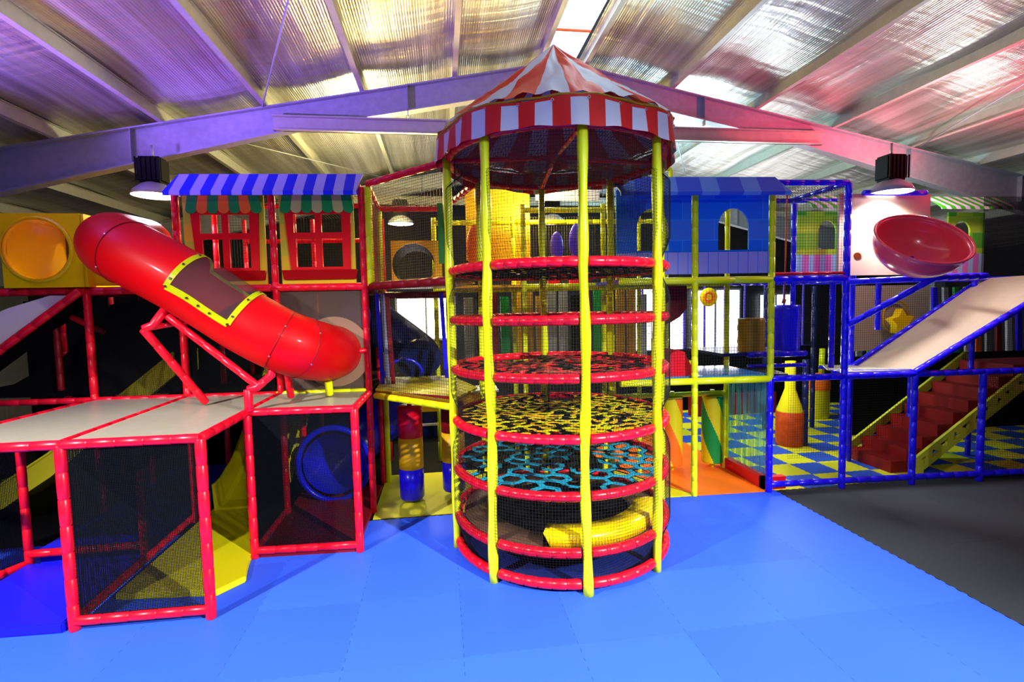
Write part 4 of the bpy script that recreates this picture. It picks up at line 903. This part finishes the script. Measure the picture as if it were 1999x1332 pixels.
# overhead blue gantry in front of the funnel
gn = thing('blue_gantry', 'blue padded pipes jutting out below the red funnel bowl', 'support', (7.3, 6.6, G2))
JP = V((7.05, 6.35, 3.26)); e1 = P(6.2, 3.24); e2 = V((8.15, 6.55, 3.28))
pad('rail', e1, JP, 'blue', gn, 0.045); pad('rail', JP, e2, 'blue', gn, 0.05); pad('rail', e2, V((8.6, 7.8, 3.3)), 'blue', gn, 0.045)
pad('brace', JP, P(6.22, 2.58, 0.0), 'blue', gn, 0.045); pad('post', P(7.25, 2.45, 0.6), P(7.25, 3.22, 0.6), 'blue', gn, 0.045)
pad('rail', e1 + V((0, 0.1, -0.02)), V((7.3, 7.5, 3.28)), 'blue', gn, 0.035)

# funnel bowl
fb = thing('funnel_bowl', 'large tilted red plastic funnel bowl under the right lamp', 'funnel bowl', (6.62, 6.22, 3.70))
ax = V((-0.14, -0.62, 0.71)).normalized(); sx_, sy_ = frame_of(ax); bm = bmesh.new(); prof = []
for i in range(13):
    t_ = PI / 2 * i / 12; prof.append((0.54 * math.sin(t_) ** 0.85 if t_ > 0 else 0.0, -0.46 * math.cos(t_)))
inner = [(max(0.001, r), h) for r, h in prof]; outer = [(r * 1.03 + 0.01, h - 0.015) for r, h in inner]
seq = inner + [(0.57, 0.02), (0.59, 0.0)] + outer[::-1]; rr = []
for r, h in seq: rr.append([bm.verts.new(ax * (h + 0.1) + sx_ * (r * math.cos(2 * PI * k / 48)) + sy_ * (r * math.sin(2 * PI * k / 48))) for k in range(48)])
for a, b in zip(rr, rr[1:]):
    for k in range(48): f = bm.faces.new((a[k], a[(k + 1) % 48], b[(k + 1) % 48], b[k])); f.smooth = True
bmesh.ops.recalc_face_normals(bm, faces=bm.faces); obj('bowl', bm, 'bowlred', fb) if False else None
M['bowlred'] = mat('glossy_red_bowl_plastic', (0.85, 0.07, 0.11), 0.25, coat=0.5); obj('bowl', bm, 'bowlred', fb)
bm = bmesh.new(); sweep(bm, [ax * 0.12 + sx_ * (0.58 * math.cos(2 * PI * k / 48)) + sy_ * (0.58 * math.sin(2 * PI * k / 48)) for k in range(48)], 0.018, 8, closed=True); obj('rim', bm, 'bowlred', fb)
pad('outlet_pipe', V((6.15, 6.75, 3.62)), V((5.95 + 0.35, 6.9, 3.60)), 'orange', fb, 0.05)
bm = bmesh.new(); box(bm, (-0.42, 0.95, -0.35), (1.2, 0.99, 0.92)); obj('back_board', bm, 'beige', fb)
pad('board_rail', V((6.55, 7.1, 4.62)), V((7.6, 7.05, 4.62)), 'blue', fb, 0.045)
pad('bowl_stand', V((6.9, 6.42, 3.28)), V((6.68, 6.40, 3.55)), 'blue', fb, 0.04)

# green and yellow cottage fronts further back
def cottage(x0, x1, label, cx):
    t = thing('house_front', label, 'house front', (x0, 8.4, G2)); w = x1 - x0
    cutout('wall_board', [rect(0, 0.50, w, 1.28), arch(cx - x0, 0.60, 0.36, 0.52)], 0.03, 'brick_lime', t, (x0, 8.40, G2))
    cutout('striped_board', [rect(0, 0.05, w, 0.50)], 0.03, 'pinkstripe', t, (x0, 8.395, G2))
    return t
cottage(6.42, 7.62, 'lime cottage front with an arched hole behind the blue net cage', 7.02)
cottage(9.55, 10.35, 'lime cottage front half hidden behind the red funnel bowl', 9.85)
for x0, w, lb in ((6.42, 1.5, 'small green and white striped awning inside the blue net cage'), (9.0, 1.55, 'green and white striped awning right of the red funnel bowl')):
    bm = bmesh.new(); prism(bm, [(0, 0, 0), (0, 0.26, 0.22), (0, 0.26, 0.25), (0, -0.01, 0.02), (0, -0.01, -0.03)], (w, 0, 0)); o = obj('awning', bm, 'awning_green'); o.location = (x0, 8.05, 4.60); tag(o, lb, 'awning')
# drums
def drum(x, y, z0, z1, r, m, label):
    bm = bmesh.new(); n = 5; prof = [(0.001, 0)] + [(r, 0)]
    for k in range(n): prof += [(r, (z1 - z0) * (k + 0.1) / n), (r * 1.04, (z1 - z0) * (k + 0.5) / n) if k % 2 else (r, (z1 - z0) * (k + 0.5) / n)]
    prof += [(r, z1 - z0), (0.001, z1 - z0)]; lathe(bm, prof, seg=32); o = obj('drum_obstacle', bm, m); o.location = (x, y, z0); return tag(o, label, 'drum')
drum(6.05, 8.15, 2.10, 2.90, 0.22, 'blue', 'tall blue drum on the dark deck beyond the blue net'); drum(5.38, 8.15, 2.10, 2.68, 0.22, 'gold', 'shorter olive gold drum left of the blue drum')
bm = bmesh.new(); sweep(bm, [(5.62, 7.6, 4.7), (5.62, 7.62, 3.0)], 0.012, 6); sweep(bm, [(5.62, 7.62, 3.0), (5.60, 7.62, 2.93)], 0.03, 6); tag(obj('climbing_rope', bm, 'rope'), 'thin red rope hanging inside the blue net cage', 'rope')
# star target
t = thing('star_target', 'yellow star shaped ball target behind the blue struts', 'star', (9.25, 9.1, 2.5))
st = [((0.27 if k % 2 == 0 else 0.15) * math.cos(PI * k / 5 + 0.4), (0.27 if k % 2 == 0 else 0.15) * math.sin(PI * k / 5 + 0.4)) for k in range(10)]
cutout('star', [st], 0.16, 'yplastic', t, (9.25, 9.05, 2.5)); bm = bmesh.new(); sweep(bm, [(0.08 + 0.3 * math.cos(a), 0.12, 0.1 + 0.33 * math.sin(a)) for a in [2 * PI * i / 24 for i in range(24)]], 0.02, 6, closed=True); obj('hoop', bm, 'gold', t)
bm = bmesh.new(); box(bm, (8.3, 9.3, 1.9), (10.2, 9.34, 3.25)); tag(obj('beige_board', bm, 'beige'), 'beige board behind the yellow star target', 'board')
# ring target far back
t = thing('ring_target', 'yellow and orange ring target hanging before the bright windows', 'ring target', (6.15, 11, 3.1))
bm = bmesh.new(); lathe(bm, [(0.001, 0), (0.2, 0), (0.22, 0.05), (0.001, 0.06)], seg=28); d = obj('disc', bm, 'yplastic', t); d.rotation_euler = (PI / 2, 0, 0)
bm = bmesh.new(); sweep(bm, [(0.11 * math.cos(a), -0.07, 0.11 * math.sin(a)) for a in [2 * PI * i / 24 for i in range(24)]], 0.025, 8, closed=True); obj('ring', bm, 'orange', t)
# far balustrade by the windows
t = thing('blue_balustrade', 'blue barred balustrade in front of the bright back windows', 'railing', (7.0, 13.5, 1.5))
for k in range(9): pad('baluster', (5.6 + k * 0.62, 13.5, 1.4), (5.6 + k * 0.62, 13.5, 3.6), 'purple', t, 0.03, 1.0)
for z in (1.5, 1.62, 3.5): pad('rail', (5.4, 13.5, z), (11.0, 13.5, z), 'purple', t, 0.045, 1.0)
net(t, (5.4, 13.5, 1.6), (5.6, 0, 0), (0, 0, 0.9), 'cord', 0.09, 0.006)
# upright strips at the right rear
t = thing('strip_wall', 'row of red, green and blue upright foam strips behind the ramp', 'strip wall', (11.0, 9.6, 0.0))
for k in range(22):
    m = ['galv', 'green', 'white', 'orange', 'galv', 'darkred', 'white', 'blue'][k % 8]; bm = bmesh.new(); x = -2.2 + k * 0.27
    prism(bm, [(x, 0, 1.75), (x + 0.13, 0, 1.75), (x + 0.05, 0.02, 3.2), (x - 0.06, 0.02, 3.2)], (0, 0.05, 0)); obj('strip', bm, m, t)
bm = bmesh.new(); box(bm, (-2.4, 0.1, 0.0), (4, 0.14, 1.75)); obj('backing', bm, 'black', t)

# ------------------------------------------------------------------ red foam stairs
st = thing('foam_stairs', 'dark red foam stairs with yellow lattice side strings', 'stairs', (7.5, 7.8, 0)); NSTP = 9; RUN, RISE = 0.295, 0.197
bm = bmesh.new(); y0, y1 = 7.42 - 7.8, 8.34 - 7.8; sk = 0.0
prof = [(0, 0)]
for k in range(NSTP): prof += [(k * RUN, (k + 1) * RISE), ((k + 1) * RUN, (k + 1) * RISE)]
prof += [(NSTP * RUN + 2.6, NSTP * RISE), (NSTP * RUN + 2.6, NSTP * RISE - 0.12), (NSTP * RUN, NSTP * RISE - 0.2), (0.35, 0)]
prism(bm, [(x, y0, z) for x, z in prof], (0, y1 - y0, 0)); bmesh.ops.recalc_face_normals(bm, faces=bm.faces); obj('steps', bm, 'darkred', st)
Ls = 3.3; ang = math.atan2(RISE, RUN)
uv = V((math.cos(ang), 0, math.sin(ang))); vv_ = V((-math.sin(ang), 0, math.cos(ang)))
holes = []
for k in range(12):
    c = 0.28 + k * 0.25; u_ = 1 if k % 2 else -1; holes.append([(c - 0.09, 0.14 - u_ * 0.05), (c + 0.09, 0.14 - u_ * 0.05), (c, 0.14 + u_ * 0.06)])
cutout('side_string', [rect(-0.02, 0, Ls, 0.28)] + holes, 0.05, 'lime_dull', st, (7.88, 7.32, -0.03), uv, vv_) if False else None
M['string_yellow'] = mat('lime_yellow_board', (0.62, 0.66, 0.03), 0.5)
cutout('side_string', [rect(0.1, 0, Ls, 0.27)] + holes, 0.05, 'string_yellow', st, (7.86, 7.34, -0.06), uv, vv_)
cutout('side_string', [rect(0.0, -0.06, Ls - 0.2, 0.10)], 0.05, 'string_yellow', st, (7.52, 8.40, 0.12), uv, vv_)
bm = bmesh.new(); box(bm, (0.34, 7.31 - 7.8, 0), (0.52, 7.37 - 7.8, 0.24)); obj('string_foot', bm, 'string_yellow', st)
# obstacles on the checkered floor
t = thing('bottle_obstacle', 'tall bottle shaped obstacle, burnt orange base and yellow neck', 'padded obstacle', (7.05, 9.35, 0))
bm = bmesh.new(); lathe(bm, [(0.001, 0.0), (0.25, 0.0), (0.26, 0.04), (0.26, 0.70), (0.24, 0.72)], seg=32); obj('body', bm, 'brick_orange', t)
bm = bmesh.new(); lathe(bm, [(0.25, 0.71), (0.23, 0.78), (0.11, 1.14), (0.10, 1.18), (0.10, 1.74)], seg=32); obj('neck', bm, 'ymat', t)
t = thing('barrel_obstacle', 'yellow barrel obstacle with a domed orange top', 'padded obstacle', (9.40, 11.45, 0))
bm = bmesh.new(); lathe(bm, [(0.001, 0.0), (0.25, 0.0), (0.27, 0.05), (0.27, 0.72)], seg=32); obj('body', bm, 'ymat', t)
bm = bmesh.new(); lathe(bm, [(0.28, 0.72), (0.28, 0.92), (0.22, 1.04), (0.10, 1.12), (0.001, 1.14)], seg=32); obj('top', bm, 'orange', t)
bm = bmesh.new(); sweep(bm, [(0.1, 0, 1.05), (0.12, 0, 1.75)], 0.07, 12); obj('stem', bm, 'yellow', t)
bm = bmesh.new(); box(bm, (6.4, 12.2, 0.0), (8.8, 12.4, 0.55)); tag(obj('foam_block', bm, 'darkred'), 'long dark red foam block behind the barrel obstacle', 'foam shape')
bm = bmesh.new(); box(bm, (5.0, 13.0, 0.0), (14, 13.06, 1.7)); tag(obj('dark_screen', bm, 'black'), 'black screen closing the back of the checkered room', 'screen')

# hanging soft shapes inside the top room seen through the tower net
for x, y, z, w, h, m, lb in ((0.62, 8.9, 4.0, 0.16, 0.85, 'orange', 'long orange hanging soft shape seen through the tower net at left'), (2.08, 8.9, 4.02, 0.12, 0.55, 'purple', 'narrow purple hanging soft shape seen through the tower net'), (2.42, 8.8, 4.1, 0.14, 0.65, 'purple', 'wider purple hanging soft shape beside the blue castle board')):
    bm = bmesh.new(); bmesh.ops.create_uvsphere(bm, u_segments=16, v_segments=12, radius=0.5); bmesh.ops.scale(bm, verts=bm.verts, vec=(w * 2, 0.2, h)); o = obj('hanging_shape', bm, m, None, True); o.location = (x, y, z); tag(o, lb, 'hanging shape')
for x, m in ((2.05, 'red'), (2.45, 'red')):
    bm = bmesh.new(); box(bm, (-0.1, 0, 0), (0.1, 0.1, 0.4)); o = obj('red_block', bm, m); o.location = (x, 9.0, G2 + 0.05); tag(o, 'red upright block under the %s purple shape' % ('left' if x < 2.2 else 'right'), 'foam shape')
bm = bmesh.new(); box(bm, (1.87, 9.72, 5.02), (3.15, 9.77, 5.32)); tag(obj('glow_patch_board', bm, 'white'), 'white board added for the bright ceiling reflection behind the tower top', 'board')  # board put in for the bright lamp-lit foil behind the tower net
bm = bmesh.new(); box(bm, (0.52, 10.0, 3.9), (1.80, 10.04, 5.5)); tag(obj('amber_board', bm, 'amber'), 'amber board behind the left half of the tower top', 'board')
t = thing('snack_counter', 'amber and blue counter seen past the hanging punch bags', 'counter', (-0.2, 11.5, 0))
bm = bmesh.new(); box(bm, (-1.6, 0, 0.0), (1.4, 0.6, 0.62)); obj('base', bm, 'navy', t)
bm = bmesh.new(); box(bm, (-1.6, -0.02, 0.62), (1.4, 0.62, 1.02)); obj('front', bm, 'amber', t)
bm = bmesh.new(); box(bm, (-1.65, -0.06, 1.02), (1.45, 0.66, 1.07)); obj('worktop', bm, 'white', t)
bm = bmesh.new(); box(bm, (-1.62, -0.04, 0.30), (1.42, 0.0, 0.35)); obj('trim_strip', bm, 'white', t)
t = thing('rear_screen', 'row of grey and green upright screens deep behind the tower', 'screen', (0.8, 11.2, 1.0))
for k in range(16):
    m = ['galv', 'green', 'gold', 'black', 'amber', 'galv', 'darkred', 'gold'][(k * 3) % 8]; bm = bmesh.new(); x = -0.3 + k * 0.27; z1 = 2.2 + 0.5 * ((k * 5) % 3) / 2
    box(bm, (x, 0, 0.6), (x + 0.2, 0.06, z1)); obj('slat', bm, m, t)

# ------------------------------------------------------------------ high bay lamps
def highbay(x, y, z, label, energy=260, col=(1, 0.9, 1.0), tilt=0.10):
    t = thing('high_bay_lamp', label, 'lamp', (x, y, z), 'high bay lamps')
    
    bm = bmesh.new(); box(bm, (-0.17, -0.14, 0.18), (0.17, 0.14, 0.56)); bmesh.ops.bevel(bm, geom=bm.edges[:], offset=0.03, segments=2, affect='EDGES'); BB = obj('ballast_box', bm, 'black', t)
    for k in range(6):
        bm = bmesh.new(); box(bm, (-0.175 + k * 0.065, -0.155, 0.2), (-0.155 + k * 0.065, -0.14, 0.54)); obj('cooling_fin', bm, 'black', BB)
    bm = bmesh.new(); lathe(bm, [(0.10, 0.20), (0.16, 0.17), (0.27, 0.08), (0.31, 0.0), (0.30, 0.0), (0.26, 0.07), (0.15, 0.16), (0.001, 0.18)], seg=32); LS = obj('lamp_shade', bm, 'steel', t)
    bm = bmesh.new(); lathe(bm, [(0.001, -0.012), (0.20, -0.008), (0.295, 0.004)], seg=32); obj('diffuser', bm, 'lampglow', LS)
    bm = bmesh.new(); sweep(bm, [(0, 0, 0.55), (0.0, 0, 0.75)], 0.02, 6); obj('hook', bm, 'steel', t)
    lamp('SPOT', 'high_bay_light', (x, y, z - 0.03), energy, col, 0.25, (x, y, 0), 150, 0.3)
    return t
highbay(-4.22, 8.35, 4.74, 'high bay lamp hanging at the left beside the striped awning', 300, (1, 0.85, 1.0))
highbay(6.92, 7.0, 4.60, 'high bay lamp hanging at the right over the red funnel bowl', 850, (1, 0.92, 0.95), 0.12)
highbay(-0.9, 12.4, 5.0, 'far high bay lamp behind the netted bay', 900, (1.0, 0.86, 0.45))
highbay(2.6, 11.6, 4.9, 'far high bay lamp glowing behind the round tower', 900, (1.0, 0.9, 0.5))
lamp('POINT', 'amber_room_light', (-1.2, 10.6, 5.3), 420, (1.0, 0.82, 0.30), 0.3)
lamp('POINT', 'cyan_room_light', (5.2, 11.4, 5.2), 320, (0.45, 0.85, 1.0), 0.3)
lamp('POINT', 'cottage_light', (8.4, 7.6, 4.9), 70, (1.0, 0.98, 0.95), 0.1)
lamp('POINT', 'checker_room_light', (6.4, 8.6, 1.95), 60, (1.0, 0.97, 0.8), 0.15)  # fill without a fixture, added to lift the dark checkered room
lamp('POINT', 'tower_fill_light', (1.9, 9.3, 4.9), 150, (1.0, 0.85, 0.4), 0.2)  # unseen amber fill added to brighten the boards behind the tower
